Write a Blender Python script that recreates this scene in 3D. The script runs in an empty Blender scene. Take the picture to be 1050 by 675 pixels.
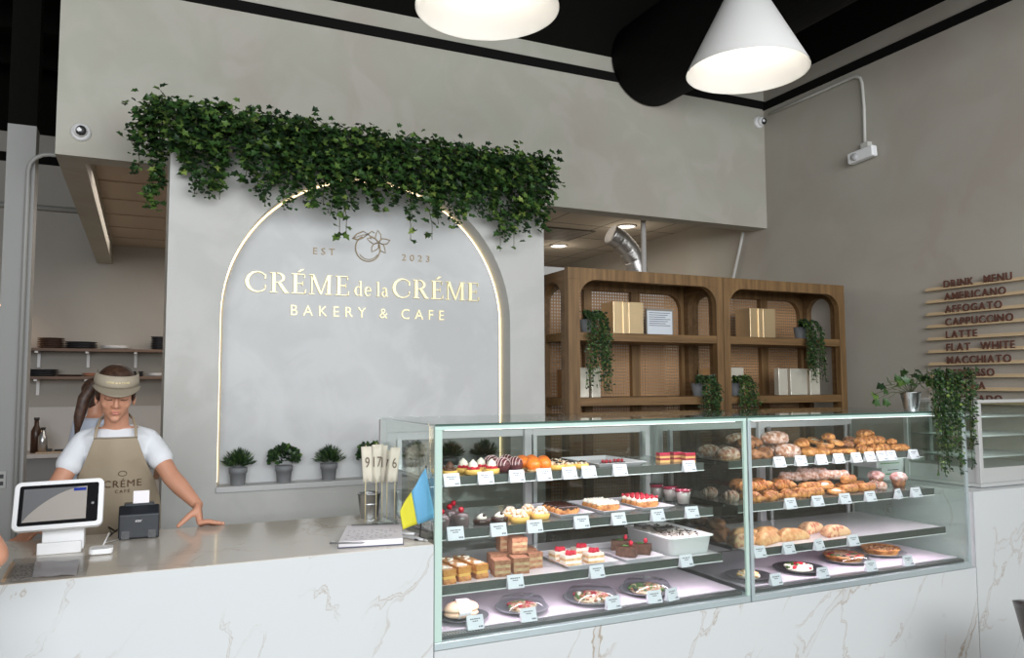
import bpy, math, random
from mathutils import Vector, Matrix, Euler
random.seed(7)
PI = math.pi
COL = bpy.context.scene.collection
# ---------------------------------------------------------------- camera
YAW, PITCH, ROLL, FPX, CAMH = math.radians(25.08), math.radians(4.08), math.radians(-.23), 803.5, 1.55
_r = Vector((math.cos(YAW), -math.sin(YAW), 0))
_f = Vector((math.sin(YAW)*math.cos(PITCH), math.cos(YAW)*math.cos(PITCH), math.sin(PITCH)))
_u = _r.cross(_f)
RT = _r*math.cos(ROLL) + _u*math.sin(ROLL)
UP = -_r*math.sin(ROLL) + _u*math.cos(ROLL)
CP = Vector((0, 0, CAMH))
cam = bpy.data.cameras.new('camera'); cam.sensor_width = 36; cam.sensor_fit = 'HORIZONTAL'
cam.lens = 36*FPX/1050; cam.clip_start = .05; cam.clip_end = 100
co = bpy.data.objects.new('camera', cam); COL.objects.link(co)
m = Matrix((RT, UP, -_f)).transposed().to_4x4(); m.translation = CP; co.matrix_world = m
bpy.context.scene.camera = co
def _ray(px, py): return RT*(px-525) - UP*(py-337.5) + _f*FPX
def onz(px, py, z): d = _ray(px, py); return CP + d*((z-CP.z)/d.z)      # a measured point of the photo on the plane z
def ony(px, py, y): d = _ray(px, py); return CP + d*(y/d.y)
def onx(px, py, x): d = _ray(px, py); return CP + d*(x/d.x)
# ---------------------------------------------------------------- world, lights, exposure
sc = bpy.context.scene
sc.view_settings.view_transform = 'Standard'; sc.view_settings.look = 'None'
sc.view_settings.gamma = 1; sc.view_settings.use_curve_mapping = False
sc.view_settings.exposure = 0.0
w = bpy.data.worlds.new('world'); sc.world = w; w.use_nodes = True
w.node_tree.nodes['Background'].inputs[0].default_value = (.72, .82, 1, 1)
w.node_tree.nodes['Background'].inputs[1].default_value = .9
def area(name, loc, rot, sx, sy, e, col=(1, 1, 1), parent=None, spread=None):
    l = bpy.data.lights.new(name, 'AREA'); l.shape = 'RECTANGLE'; l.size = sx; l.size_y = sy; l.energy = e; l.color = col
    if spread: l.spread = spread
    o = bpy.data.objects.new(name, l); COL.objects.link(o); o.rotation_euler = rot
    if parent: o.parent = parent; o.location = Vector(loc)-WL[parent.name]
    else: o.location = loc
    return o
def point(name, loc, e, col, r=.03, parent=None):
    l = bpy.data.lights.new(name, 'POINT'); l.energy = e; l.color = col; l.shadow_soft_size = r
    o = bpy.data.objects.new(name, l); COL.objects.link(o)
    if parent: o.parent = parent; o.location = Vector(loc)-WL[parent.name]
    else: o.location = loc
    return o
WL = {}
# unseen storefront daylight behind the camera, set high to avoid reflections in the glass
area('unseen_storefront_daylight', (.3, -3.3, 3.15), (math.radians(82), 0, 0), 9, 2.9, 660, (.95, .975, 1))
area('kitchen_fill', (1.0, 7.6, 3.05), (0, 0, 0), 3.2, 3, 62, (1, .9, .8))  # added warm fill under the kitchen ceiling, not daylight
area('prep_room_fill', (3.9, 7.2, 3.0), (0, 0, 0), 1.5, 2.5, 9, (1, .9, .78))  # added fill for the back room, besides its recessed lights
# ---------------------------------------------------------------- materials
MATS = {}
def M(name, col=(.8, .8, .8), rough=.6, metal=0, bump=0, bs=40, col2=None, cs=8, emit=0, spec=.5, trans=0, coat=0, sss=0, cdet=4, cr=(.35, .65), dist=0):
    if name in MATS: return MATS[name]
    m = bpy.data.materials.new(name); m.use_nodes = True; nt = m.node_tree; N = nt.nodes; L = nt.links
    b = N['Principled BSDF']; b.inputs['Roughness'].default_value = rough; b.inputs['Metallic'].default_value = metal
    b.inputs['Base Color'].default_value = (*col, 1); b.inputs['Specular IOR Level'].default_value = spec
    b.inputs['Transmission Weight'].default_value = trans; b.inputs['Coat Weight'].default_value = coat
    if sss: b.inputs['Subsurface Weight'].default_value = sss; b.inputs['Subsurface Radius'].default_value = (.02, .008, .005)
    if emit: b.inputs['Emission Color'].default_value = (*col, 1); b.inputs['Emission Strength'].default_value = emit
    tc = N.new('ShaderNodeTexCoord')
    if col2:
        n = N.new('ShaderNodeTexNoise'); n.inputs['Scale'].default_value = cs; n.inputs['Detail'].default_value = cdet; n.inputs['Distortion'].default_value = dist
        L.new(tc.outputs['Object'], n.inputs['Vector'])
        r = N.new('ShaderNodeValToRGB'); r.color_ramp.elements[0].position = cr[0]; r.color_ramp.elements[1].position = cr[1]
        r.color_ramp.elements[0].color = (*col, 1); r.color_ramp.elements[1].color = (*col2, 1)
        L.new(n.outputs['Fac'], r.inputs[0]); L.new(r.outputs[0], b.inputs['Base Color'])
    if bump:
        n = N.new('ShaderNodeTexNoise'); n.inputs['Scale'].default_value = bs; n.inputs['Detail'].default_value = 5
        L.new(tc.outputs['Object'], n.inputs['Vector'])
        bp = N.new('ShaderNodeBump'); bp.inputs['Strength'].default_value = bump; bp.inputs['Distance'].default_value = .01
        L.new(n.outputs['Fac'], bp.inputs['Height']); L.new(bp.outputs[0], b.inputs['Normal'])
    MATS[name] = m; return m
def plaster(name, c1, c2, c3, sc=1.6):
    m = bpy.data.materials.new(name); m.use_nodes = True; nt = m.node_tree; N = nt.nodes; L = nt.links; b = N['Principled BSDF']
    b.inputs['Roughness'].default_value = .62; b.inputs['Specular IOR Level'].default_value = .3
    tc = N.new('ShaderNodeTexCoord')
    def noise(s, d, dist):
        n = N.new('ShaderNodeTexNoise'); n.inputs['Scale'].default_value = s; n.inputs['Detail'].default_value = d; n.inputs['Distortion'].default_value = dist
        L.new(tc.outputs['Object'], n.inputs['Vector']); return n
    n1 = noise(sc, 6, .5); n2 = noise(sc*2.2, 5, .7)
    r1 = N.new('ShaderNodeValToRGB'); r1.color_ramp.elements[0].position = .38; r1.color_ramp.elements[1].position = .62
    r1.color_ramp.elements[0].color = (*c1, 1); r1.color_ramp.elements[1].color = (*c2, 1); L.new(n1.outputs[0], r1.inputs[0])
    r2 = N.new('ShaderNodeValToRGB'); r2.color_ramp.elements[0].position = .47; r2.color_ramp.elements[1].position = .60; L.new(n2.outputs[0], r2.inputs[0])
    mx = N.new('ShaderNodeMixRGB'); mx.inputs[2].default_value = (*c3, 1); L.new(r1.outputs[0], mx.inputs[1])
    ml = N.new('ShaderNodeMath'); ml.operation = 'MULTIPLY'; ml.inputs[1].default_value = .55; L.new(r2.outputs[0], ml.inputs[0]); L.new(ml.outputs[0], mx.inputs[0])
    L.new(mx.outputs[0], b.inputs['Base Color']); MATS[name] = m; return m
def marble(name, base, vein, rough, sc=1.0, seed=0):
    m = bpy.data.materials.new(name); m.use_nodes = True; nt = m.node_tree; N = nt.nodes; L = nt.links; b = N['Principled BSDF']
    b.inputs['Roughness'].default_value = rough; b.inputs['Specular IOR Level'].default_value = .5
    tc = N.new('ShaderNodeTexCoord'); mp = N.new('ShaderNodeMapping'); mp.inputs['Location'].default_value = (seed, seed*.7, seed*.3)
    mp.inputs['Scale'].default_value = (sc*1.5, sc*1.1, sc*.62)
    vr = N.new('ShaderNodeVectorRotate'); vr.rotation_type = 'Y_AXIS'; vr.inputs['Angle'].default_value = -.55; L.new(tc.outputs['Object'], vr.inputs[0]); L.new(vr.outputs[0], mp.inputs[0])
    n = N.new('ShaderNodeTexNoise'); n.inputs['Scale'].default_value = 2.2; n.inputs['Detail'].default_value = 6; n.inputs['Roughness'].default_value = .55; L.new(mp.outputs[0], n.inputs['Vector'])
    ad = N.new('ShaderNodeMixRGB'); ad.blend_type = 'ADD'; ad.inputs[0].default_value = .48; L.new(mp.outputs[0], ad.inputs[1]); L.new(n.outputs['Color'], ad.inputs[2])
    cur = None
    for s, thr, strg, wt in ((.9, .017, .95, 0), (1.6, .007, .8, 3.3)):
        v = N.new('ShaderNodeTexVoronoi'); v.feature = 'DISTANCE_TO_EDGE'; v.inputs['Scale'].default_value = s
        a2 = N.new('ShaderNodeVectorMath'); a2.operation = 'ADD'; a2.inputs[1].default_value = (wt, wt, wt); L.new(ad.outputs[0], a2.inputs[0]); L.new(a2.outputs[0], v.inputs['Vector'])
        r = N.new('ShaderNodeValToRGB'); e = r.color_ramp.elements; e[0].position = 0; e[1].position = thr*2.4
        e[0].color = (strg*.12,)*3+(1,); e[1].color = (0, 0, 0, 1); e[1].position = thr*1.35; k = e.new(thr); k.color = (strg,)*3+(1,); k2 = e.new(thr*.72); k2.color = (strg*.15,)*3+(1,)
        L.new(v.outputs['Distance'], r.inputs[0])
        # veins fade in and out
        nm = N.new('ShaderNodeTexNoise'); nm.inputs['Scale'].default_value = 1.3+wt; L.new(mp.outputs[0], nm.inputs['Vector'])
        rm = N.new('ShaderNodeValToRGB'); rm.color_ramp.elements[0].position = .43; rm.color_ramp.elements[1].position = .54; L.new(nm.outputs[0], rm.inputs[0])
        mu = N.new('ShaderNodeMath'); mu.operation = 'MULTIPLY'; L.new(r.outputs[0], mu.inputs[0]); L.new(rm.outputs[0], mu.inputs[1])
        if cur is None: cur = mu
        else:
            mxm = N.new('ShaderNodeMath'); mxm.operation = 'MAXIMUM'; L.new(cur.outputs[0], mxm.inputs[0]); L.new(mu.outputs[0], mxm.inputs[1]); cur = mxm
    mx = N.new('ShaderNodeMixRGB'); mx.inputs[1].default_value = (*base, 1); mx.inputs[2].default_value = (*vein, 1); L.new(cur.outputs[0], mx.inputs[0])
    L.new(mx.outputs[0], b.inputs['Base Color']); MATS[name] = m; return m
def glass(name, tint=(.93, .97, .95), refl=.9, op=0.0, opc=(.8, .85, .85)):
    m = bpy.data.materials.new(name); m.use_nodes = True; nt = m.node_tree; N = nt.nodes; L = nt.links
    for n in list(N): N.remove(n)
    o = N.new('ShaderNodeOutputMaterial'); t = N.new('ShaderNodeBsdfTransparent'); t.inputs[0].default_value = (*tint, 1)
    g = N.new('ShaderNodeBsdfGlossy'); g.inputs['Roughness'].default_value = .01; g.inputs[0].default_value = (refl,)*3+(1,)
    f = N.new('ShaderNodeFresnel'); mx = N.new('ShaderNodeMixShader'); ge = N.new('ShaderNodeNewGeometry'); mr = N.new('ShaderNodeMapRange'); mr.inputs[3].default_value = 1.45; mr.inputs[4].default_value = 1/1.45
    L.new(ge.outputs['Backfacing'], mr.inputs[0]); L.new(mr.outputs[0], f.inputs[0])
    L.new(f.outputs[0], mx.inputs[0]); L.new(t.outputs[0], mx.inputs[1]); L.new(g.outputs[0], mx.inputs[2]); L.new(mx.outputs[0], o.inputs[0])
    MATS[name] = m; return m
def wood(name, c1, c2, axis=0, rough=.55, sc=1.0):
    m = bpy.data.materials.new(name); m.use_nodes = True; nt = m.node_tree; N = nt.nodes; L = nt.links; b = N['Principled BSDF']; b.inputs['Roughness'].default_value = rough
    tc = N.new('ShaderNodeTexCoord'); mp = N.new('ShaderNodeMapping'); s = [30*sc]*3; s[axis] = 2*sc; mp.inputs['Scale'].default_value = s; L.new(tc.outputs['Object'], mp.inputs[0])
    n = N.new('ShaderNodeTexNoise'); n.inputs['Scale'].default_value = 1; n.inputs['Detail'].default_value = 6; n.inputs['Distortion'].default_value = .6; L.new(mp.outputs[0], n.inputs['Vector'])
    r = N.new('ShaderNodeValToRGB'); r.color_ramp.elements[0].position = .3; r.color_ramp.elements[1].position = .72
    r.color_ramp.elements[0].color = (*c1, 1); r.color_ramp.elements[1].color = (*c2, 1); L.new(n.outputs[0], r.inputs[0]); L.new(r.outputs[0], b.inputs['Base Color'])
    MATS[name] = m; return m
def cane(name):
    m = bpy.data.materials.new(name); m.use_nodes = True; nt = m.node_tree; N = nt.nodes; L = nt.links; b = N['Principled BSDF']; b.inputs['Roughness'].default_value = .6
    tc = N.new('ShaderNodeTexCoord'); sp = N.new('ShaderNodeSeparateXYZ'); L.new(tc.outputs['Object'], sp.inputs[0])
    def holes(out):
        a = N.new('ShaderNodeMath'); a.operation = 'MULTIPLY'; a.inputs[1].default_value = 1/.022; L.new(out, a.inputs[0])
        f = N.new('ShaderNodeMath'); f.operation = 'FRACT'; L.new(a.outputs[0], f.inputs[0])
        s = N.new('ShaderNodeMath'); s.operation = 'SUBTRACT'; s.inputs[1].default_value = .5; L.new(f.outputs[0], s.inputs[0])
        q = N.new('ShaderNodeMath'); q.operation = 'POWER'; q.inputs[1].default_value = 2; L.new(s.outputs[0], q.inputs[0]); return q
    hx, hz = holes(sp.outputs['X']), holes(sp.outputs['Z'])
    ad = N.new('ShaderNodeMath'); ad.operation = 'ADD'; L.new(hx.outputs[0], ad.inputs[0]); L.new(hz.outputs[0], ad.inputs[1])
    lt = N.new('ShaderNodeMath'); lt.operation = 'LESS_THAN'; lt.inputs[1].default_value = .10; L.new(ad.outputs[0], lt.inputs[0])
    n = N.new('ShaderNodeTexNoise'); n.inputs['Scale'].default_value = 6; L.new(tc.outputs['Object'], n.inputs['Vector'])
    r = N.new('ShaderNodeValToRGB'); r.color_ramp.elements[0].color = (.34, .18, .08, 1); r.color_ramp.elements[1].color = (.45, .26, .125, 1); L.new(n.outputs[0], r.inputs[0])
    L.new(r.outputs[0], b.inputs['Base Color'])
    t = N.new('ShaderNodeBsdfTransparent'); mx = N.new('ShaderNodeMixShader'); L.new(lt.outputs[0], mx.inputs[0]); L.new(b.outputs[0], mx.inputs[1]); L.new(t.outputs[0], mx.inputs[2])
    L.new(mx.outputs[0], N['Material Output'].inputs[0]); MATS[name] = m; return m
wallm = plaster('limewash_grey', (.415, .38, .325), (.42, .42, .35), (.475, .455, .40), 1.3)
nichem = plaster('limewash_pale', (.50, .505, .50), (.56, .565, .56), (.61, .615, .61), 1.6)
rightm = plaster('limewash_taupe', (.40, .355, .305), (.42, .40, .34), (.44, .41, .36), 1.0)
kitm = plaster('kitchen_plaster', (.38, .355, .32), (.42, .40, .36), (.40, .38, .34), .8)
mfront = marble('marble_front', (.57, .59, .59), (.27, .18, .09), .25, 1.0, 2.2)
mtop = marble('marble_top', (.66, .60, .52), (.38, .27, .17), .12, 1.1, 5.1)
blackp = M('black_paint', (.005, .005, .004), 1, spec=.1); blackb = M('band_black', (.006, .0055, .005), .9, spec=.15)
gl = glass('case_glass'); glt = glass('case_top_glass', (.86, .92, .9)); gledge = M('glass_edge', (.46, .60, .53), .2)
steel = M('steel', (.55, .56, .57), .28, 1); steeld = M('dark_steel', (.2, .2, .2), .35, .9); alu = M('case_frame', (.55, .64, .66), .3, .5)
white = M('white', (.85, .85, .85), .45); doorm = M('door_frame', (.68, .64, .66), .4); blackm = M('black', (.02, .02, .02), .5); blackg = M('black_gloss', (.012, .012, .013), .12)
shelfg = M('shelf_lip', (.12, .13, .12), .25, .5)
wd = wood('shelf_wood', (.105, .055, .018), (.23, .13, .05), 0); wdz = wood('shelf_wood_up', (.105, .055, .018), (.23, .13, .05), 2); wdy = wood('shelf_wood_in', (.09, .048, .017), (.18, .10, .04), 1)
canem = cane('cane_webbing'); oak = wood('pale_oak', (.52, .38, .22), (.68, .52, .33), 1)
gold = M('gold', (.86, .74, .42), .35, .25); goldm = M('gold_matte', (.36, .28, .17), .5, .2)
kraftg = M('gold_box', (.78, .60, .36), .3, .75, bump=.25, bs=9); champ = M('champagne_foil', (.86, .82, .70), .25, .55, bump=.3, bs=14)
potm = M('grey_pot', (.19, .195, .20), .6)
greens = [M('leaf_dark', (.012, .032, .010), .45), M('leaf_mid', (.03, .075, .016), .45), M('leaf_light', (.085, .15, .03), .45), M('leaf_lime', (.20, .27, .06), .5)]
stemm = M('stem', (.06, .07, .02), .7); soil = M('soil', (.03, .02, .012), .9)
# ---------------------------------------------------------------- mesh builder
class MB:
    def __init__(s): s.v = []; s.f = []; s.mi = []; s.mats = []; s.cur = 0; s.sm = []; s.smooth = True
    def mat(s, m):
        if m not in s.mats: s.mats.append(m)
        s.cur = s.mats.index(m); return s
    def add(s, vs, fs, smooth=None):
        o = len(s.v); s.v += [tuple(v) for v in vs]
        for f in fs: s.f.append(tuple(i+o for i in f)); s.mi.append(s.cur); s.sm.append(s.smooth if smooth is None else smooth)
        return s
    def box(s, a, b, M_=None):
        (x0, y0, z0), (x1, y1, z1) = a, b
        vs = [(x0, y0, z0), (x1, y0, z0), (x1, y1, z0), (x0, y1, z0), (x0, y0, z1), (x1, y0, z1), (x1, y1, z1), (x0, y1, z1)]
        if M_: vs = [M_ @ Vector(v) for v in vs]
        return s.add(vs, [(0, 3, 2, 1), (4, 5, 6, 7), (0, 1, 5, 4), (1, 2, 6, 5), (2, 3, 7, 6), (3, 0, 4, 7)], False)
    def cbox(s, c, d, M_=None):
        return s.box([c[i]-d[i]/2 for i in range(3)], [c[i]+d[i]/2 for i in range(3)], M_)
    def lathe(s, prof, c=(0, 0, 0), n=24, M_=None, cap=True, sx=1, sy=1):
        vs = []; fs = []
        for r, z in prof:
            for k in range(n):
                a = 2*PI*k/n; vs.append(Vector((c[0]+r*math.cos(a)*sx, c[1]+r*math.sin(a)*sy, c[2]+z)))
        for j in range(len(prof)-1):
            for k in range(n): fs.append((j*n+k, j*n+(k+1) % n, (j+1)*n+(k+1) % n, (j+1)*n+k))
        if cap: fs.append(tuple(reversed(range(n)))); fs.append(tuple((len(prof)-1)*n+k for k in range(n)))
        if M_: vs = [M_ @ v for v in vs]
        return s.add(vs, fs)
    def ell(s, c, r, n=14, M_=None, fn=None):
        vs = []; fs = []; h = max(6, n*2//3)
        for j in range(h+1):
            t = PI*j/h
            for k in range(n):
                a = 2*PI*k/n; v = Vector((math.sin(t)*math.cos(a), math.sin(t)*math.sin(a), math.cos(t)))
                if fn: v = fn(v)
                v = Vector((v.x*r[0], v.y*r[1], v.z*r[2]))
                if M_: v = M_ @ v
                vs.append(v+Vector(c))
        for j in range(h):
            for k in range(n): fs.append((j*n+k, (j+1)*n+k, (j+1)*n+(k+1) % n, j*n+(k+1) % n))
        return s.add(vs, fs)
    def tube(s, pts, r, n=8, caps=True, flat=1.0):
        pts = [Vector(p) for p in pts]; rs = r if isinstance(r, (list, tuple)) else [r]*len(pts)
        vs = []; fs = []; up = Vector((0, 0, 1)); pn = None
        for i, p in enumerate(pts):
            t = (pts[min(i+1, len(pts)-1)]-pts[max(i-1, 0)])
            if t.length < 1e-9: t = Vector((0, 0, 1))
            t.normalize()
            if pn is None: a = up if abs(t.dot(up)) < .9 else Vector((1, 0, 0)); pn = (a-t*a.dot(t)).normalized()
            else:
                pn = pn-t*pn.dot(t)
                pn = pn.normalized() if pn.length > 1e-6 else t.orthogonal().normalized()
            b = t.cross(pn)
            for k in range(n):
                a = 2*PI*k/n; vs.append(p+(pn*math.cos(a)*flat+b*math.sin(a))*rs[i])
        for i in range(len(pts)-1):
            for k in range(n): fs.append((i*n+k, i*n+(k+1) % n, (i+1)*n+(k+1) % n, (i+1)*n+k))
        if caps: fs.append(tuple(reversed(range(n)))); fs.append(tuple((len(pts)-1)*n+k for k in range(n)))
        return s.add(vs, fs)
    def prism(s, poly, M_, d):       # polygon in a plane, thickness d towards +local z
        n = len(poly); vs = [M_ @ Vector((x, y, 0)) for x, y in poly]+[M_ @ Vector((x, y, d)) for x, y in poly]
        return s.add(vs, [tuple(reversed(range(n))), tuple(range(n, 2*n))]+[(i, (i+1) % n, n+(i+1) % n, n+i) for i in range(n)], False)
    def build(s, name, mat=None, parent=None, bevel=0, seg=2, mods=None):
        me = bpy.data.meshes.new(name); off = WL[parent.name] if parent else Vector((0, 0, 0))
        org = off
        if not parent:
            if getattr(s, 'origin', None) is not None: org = Vector(s.origin)
        me.from_pydata([tuple(Vector(v)-org) for v in s.v], [], s.f); me.update()
        for mm in (s.mats or [mat]): me.materials.append(mm)
        if s.mats and mat and mat not in s.mats: pass
        me.polygons.foreach_set('material_index', s.mi); me.polygons.foreach_set('use_smooth', s.sm)
        o = bpy.data.objects.new(name, me); COL.objects.link(o)
        if parent: o.parent = parent; WL[o.name] = off
        else: o.location = org; WL[o.name] = org
        if bevel:
            b = o.modifiers.new('b', 'BEVEL'); b.width = bevel; b.segments = seg; b.limit_method = 'ANGLE'; b.angle_limit = .7
        return o
def tag(o, label, cat, group=None, kind=None):
    if label: o['label'] = label
    if cat: o['category'] = cat
    if group: o['group'] = group
    if kind: o['kind'] = kind
    return o
def thing(name, label, cat, loc=(0, 0, 0), group=None):
    o = bpy.data.objects.new(name, None); COL.objects.link(o); o.empty_display_size = .05; o.location = loc; WL[o.name] = Vector(loc)
    return tag(o, label, cat, group)
def struct(o): o['kind'] = 'structure'; return o
def sbox(name, a, b, m): return struct(MB().box(a, b).build(name, m))
def copy_tree(o, parent=None):
    c = o.copy(); COL.objects.link(c); c.parent = parent
    for ch in o.children: copy_tree(ch, c)
    return c
def text_mesh(txt, size, extrude=.004, bold=0.0, track=1.0, align='LEFT'):
    cu = bpy.data.curves.new('t', 'FONT'); cu.body = txt; cu.size = size; cu.extrude = extrude; cu.offset = bold; cu.space_character = track; cu.align_x = align
    cu.resolution_u = 4
    o = bpy.data.objects.new('t', cu); COL.objects.link(o)
    dg = bpy.context.evaluated_depsgraph_get(); me = bpy.data.meshes.new_from_object(o.evaluated_get(dg))
    vs = [v.co.copy() for v in me.vertices]; fs = [tuple(p.vertices) for p in me.polygons]
    bpy.data.objects.remove(o); bpy.data.curves.remove(cu); bpy.data.meshes.remove(me)
    return vs, fs
ORD = ['first', 'second', 'third', 'fourth', 'fifth', 'sixth', 'seventh', 'eighth', 'ninth', 'tenth', 'eleventh', 'twelfth', 'thirteenth', 'fourteenth', 'fifteenth']
def ordl(i, n, side='left'):
    if n == 1: return 'only one'
    if i == 0: return 'leftmost'
    if i == n-1: return 'rightmost'
    return ORD[i]+' from left'
# ================================================================ ROOM
sbox('floor', (-5, -3.6, -.05), (5.2, 10.2, 0), M('floor_concrete', (.30, .28, .26), .35, col2=(.36, .34, .31), cs=3))
sbox('wall_right', (5.0, -3.6, 0), (5.2, 10.2, 4.22), rightm)
sbox('wall_right_upper', (5.0, -3.6, 4.22), (5.2, 10.2, 5.2), blackp)
sbox('wall_left', (-5.2, -3.6, 0), (-5.0, 10.2, 5.2), kitm)
sbox('wall_back', (-5, 9.9, 0), (5.0, 10.1, 4.33), kitm)
sbox('wall_back_upper', (-5, 9.9, 4.33), (5.0, 10.1, 5.2), blackp)
sbox('unseen_wall_front_sill', (-5, -3.6, 0), (5.0, -3.5, 1.62), kitm)  # unseen wall, sill raised so the window stays out of the case glass
sbox('unseen_wall_front_header', (-5, -3.6, 4.7), (5.0, -3.5, 5.2), kitm)
cb = MB().box((-5, -3.6, 5.1), (5.2, 10.2, 5.2))
for k in range(14): cb.box((-5, -3+k*.95, 4.9), (5, -2.94+k*.95, 5.1))
struct(cb.build('ceiling', blackp))
# dividing wall over the shelves: front face, soffit with deep beam at left
uw = MB().box((-.52, 5.3, 2.935), (5.0, 5.46, 4.22)).box((-.52, 5.46, 2.935), (-.37, 9.9, 4.22))
struct(uw.build('wall_centre_upper', wallm))
sbox('wall_centre_top', (-.52, 5.3, 4.225), (5.0, 5.46, 5.1), blackp)
kc = MB().mat(M('soffit_board', (.46, .37, .29), .8)).box((-.37, 5.46, 3.15), (2.2, 9.9, 3.2))
for y in (6.1, 6.75, 7.4, 8.05, 8.7, 9.3): kc.box((-.37, y, 3.138), (2.2, y+.02, 3.15))
struct(kc.build('ceiling_kitchen'))
dc = MB().mat(M('ceiling_tile', (.50, .45, .38), .9, bump=.15, bs=120)).box((2.2, 5.46, 3.13), (5.0, 9.9, 3.2))
dc.mat(M('tile_groove', (.16, .14, .12), .8))
for x in (2.9, 3.5, 4.1, 4.7): dc.box((x, 5.46, 3.128), (x+.008, 9.9, 3.131))
for y in (6.05, 6.65, 7.25, 7.85, 8.45, 9.05): dc.box((2.2, y, 3.128), (5, y+.008, 3.131))
struct(dc.build('ceiling_tiles'))
# black bands
sbox('trim_1', (-.52, 5.285, 4.02), (5.0, 5.3, 4.09), blackb)
sbox('trim_2', (4.985, -3, 4.01), (5.0, 5.3, 4.08), blackb)
sbox('trim_3', (-5, 9.885, 4.0), (-.5, 9.9, 4.10), blackb)
# feature wall with the arch niche
AX, AR, AZ = 1.255, .885, 1.945; FY, NY = 4.6, 4.76; FX0, FX1, FZ = .095, 2.39, 3.04; SILL = 1.0
arch = [(AX-AR*math.cos(PI*i/48), AZ+AR*math.sin(PI*i/48)) for i in range(49)]
def fw():
    b = MB().mat(plaster('limewash_feature', (.46, .455, .425), (.49, .49, .465), (.54, .535, .51), 1.4)); b.smooth = False
    def q(x0, z0, x1, z1): b.add([(x0, FY, z0), (x1, FY, z0), (x1, FY, z1), (x0, FY, z1)], [(0, 1, 2, 3)])
    q(FX0, 0, AX-AR, FZ); q(AX+AR, 0, FX1, FZ); q(AX-AR, 0, AX+AR, SILL-.03)
    for (x0, z0), (x1, z1) in zip(arch, arch[1:]):
        b.add([(x0, FY, z0), (x1, FY, z1), (x1, FY, FZ), (x0, FY, FZ)], [(0, 1, 2, 3)])
        b.add([(x0, FY, z0), (x0, NY, z0), (x1, NY, z1), (x1, FY, z1)], [(0, 1, 2, 3)])
    for x, s in ((AX-AR, 1), (AX+AR, -1)): b.add([(x, FY, SILL-.03), (x, NY, SILL-.03), (x, NY, AZ), (x, FY, AZ)], [(0, 1, 2, 3)])
    b.add([(AX-AR, FY, SILL-.03), (AX+AR, FY, SILL-.03), (AX+AR, NY, SILL-.03), (AX-AR, NY, SILL-.03)], [(0, 1, 2, 3)])
    b.add([(FX0, NY, 0), (FX1, NY, 0), (FX1, NY, FZ), (FX0, NY, FZ)], [(0, 1, 2, 3)])
    b.add([(FX0, FY, 0), (FX0, 5.3, 0), (FX0, 5.3, FZ), (FX0, FY, FZ)], [(0, 1, 2, 3)])
    b.add([(FX1, FY, 0), (FX1, 5.3, 0), (FX1, 5.3, FZ), (FX1, FY, FZ)], [(3, 2, 1, 0)])
    b.add([(FX0, FY, FZ), (FX1, FY, FZ), (FX1, 5.3, FZ), (FX0, 5.3, FZ)], [(0, 1, 2, 3)])
    b.add([(FX0, 5.3, 0), (FX1, 5.3, 0), (FX1, 5.3, FZ), (FX0, 5.3, FZ)], [(0, 1, 2, 3)])
    return struct(b.build('wall_centre'))
fw()
g = .022
poly = [(AX+AR-g, SILL), (AX+AR-g, AZ)]+[(AX+(AR-g)*math.cos(PI*i/48), AZ+(AR-g)*math.sin(PI*i/48)) for i in range(1, 48)]+[(AX-AR+g, AZ), (AX-AR+g, SILL)]
MY = Matrix(((1, 0, 0, 0), (0, 0, -1, 0), (0, 1, 0, 0), (0, 0, 0, 1)))
def planeY(y, x=0, z=0): return Matrix.Translation((x, y, z)) @ MY
pn = MB(); pn.prism(poly, planeY(4.745), .02); struct(pn.build('wall_centre_panel', nichem))
PY = 4.725
sbox('trim_4', (AX-AR-.004, 4.585, SILL-.03), (AX+AR, 4.755, SILL), M('sill', (.50, .50, .49), .5))
ledp = [(AX-AR+.010, 4.745, SILL+.01)]+[(AX-(AR-.010)*math.cos(PI*i/60), 4.745, AZ+(AR-.010)*math.sin(PI*i/60)) for i in range(61)]+[(AX+AR-.010, 4.745, SILL+.01)]
led = MB(); led.tube(ledp, .005, 6); tag(led.build('light_strip', M('led_glow', (1, .80, .50), emit=2.6)), 'warm glowing light strip outlining the arched wall niche', 'light strip')
# kitchen pillar and pipes
sbox('pillar', (-.865, 6.0, 0), (-.70, 6.16, 3.29), M('grey_paint', (.30, .30, .285), .6)); sbox('pillar_upper', (-.865, 6.0, 3.29), (-.70, 6.16, 5.1), blackp)
pc = MB(); pc.tube([(-.735, 5.97, .1), (-.735, 5.97, 2.98)]+[(-.735+.12*(1-math.cos(a)), 5.97, 2.98+.12*math.sin(a)) for a in (.4, .8, 1.2, 1.57)]+[(-.5, 5.97, 3.1)], .014, 10)
tag(pc.build('conduit', M('grey_pipe', (.33, .33, .31), .5)), 'grey conduit pipe running up the kitchen pillar and bending right', 'pipe')
pc = MB(); pc.tube([(-3, 9.87, 3.51), (-.4, 9.87, 3.51)], .03, 10); tag(pc.build('conduit', M('grey_pipe')), 'horizontal pale pipe high on the far kitchen wall', 'pipe')
ow = thing('wall_outlet', 'grey electrical outlet low on the kitchen pillar', 'outlet', (-.83, 5.995, .93))
MB().box((-.86, 5.99, .90), (-.79, 5.999, 1.01)).build('cover_plate', M('outlet_grey', (.4, .4, .38), .5), ow, .003)
MB().box((-.845, 5.986, .92), (-.805, 5.992, .945)).box((-.845, 5.986, .965), (-.805, 5.992, .99)).build('socket', blackm, ow)
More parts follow.
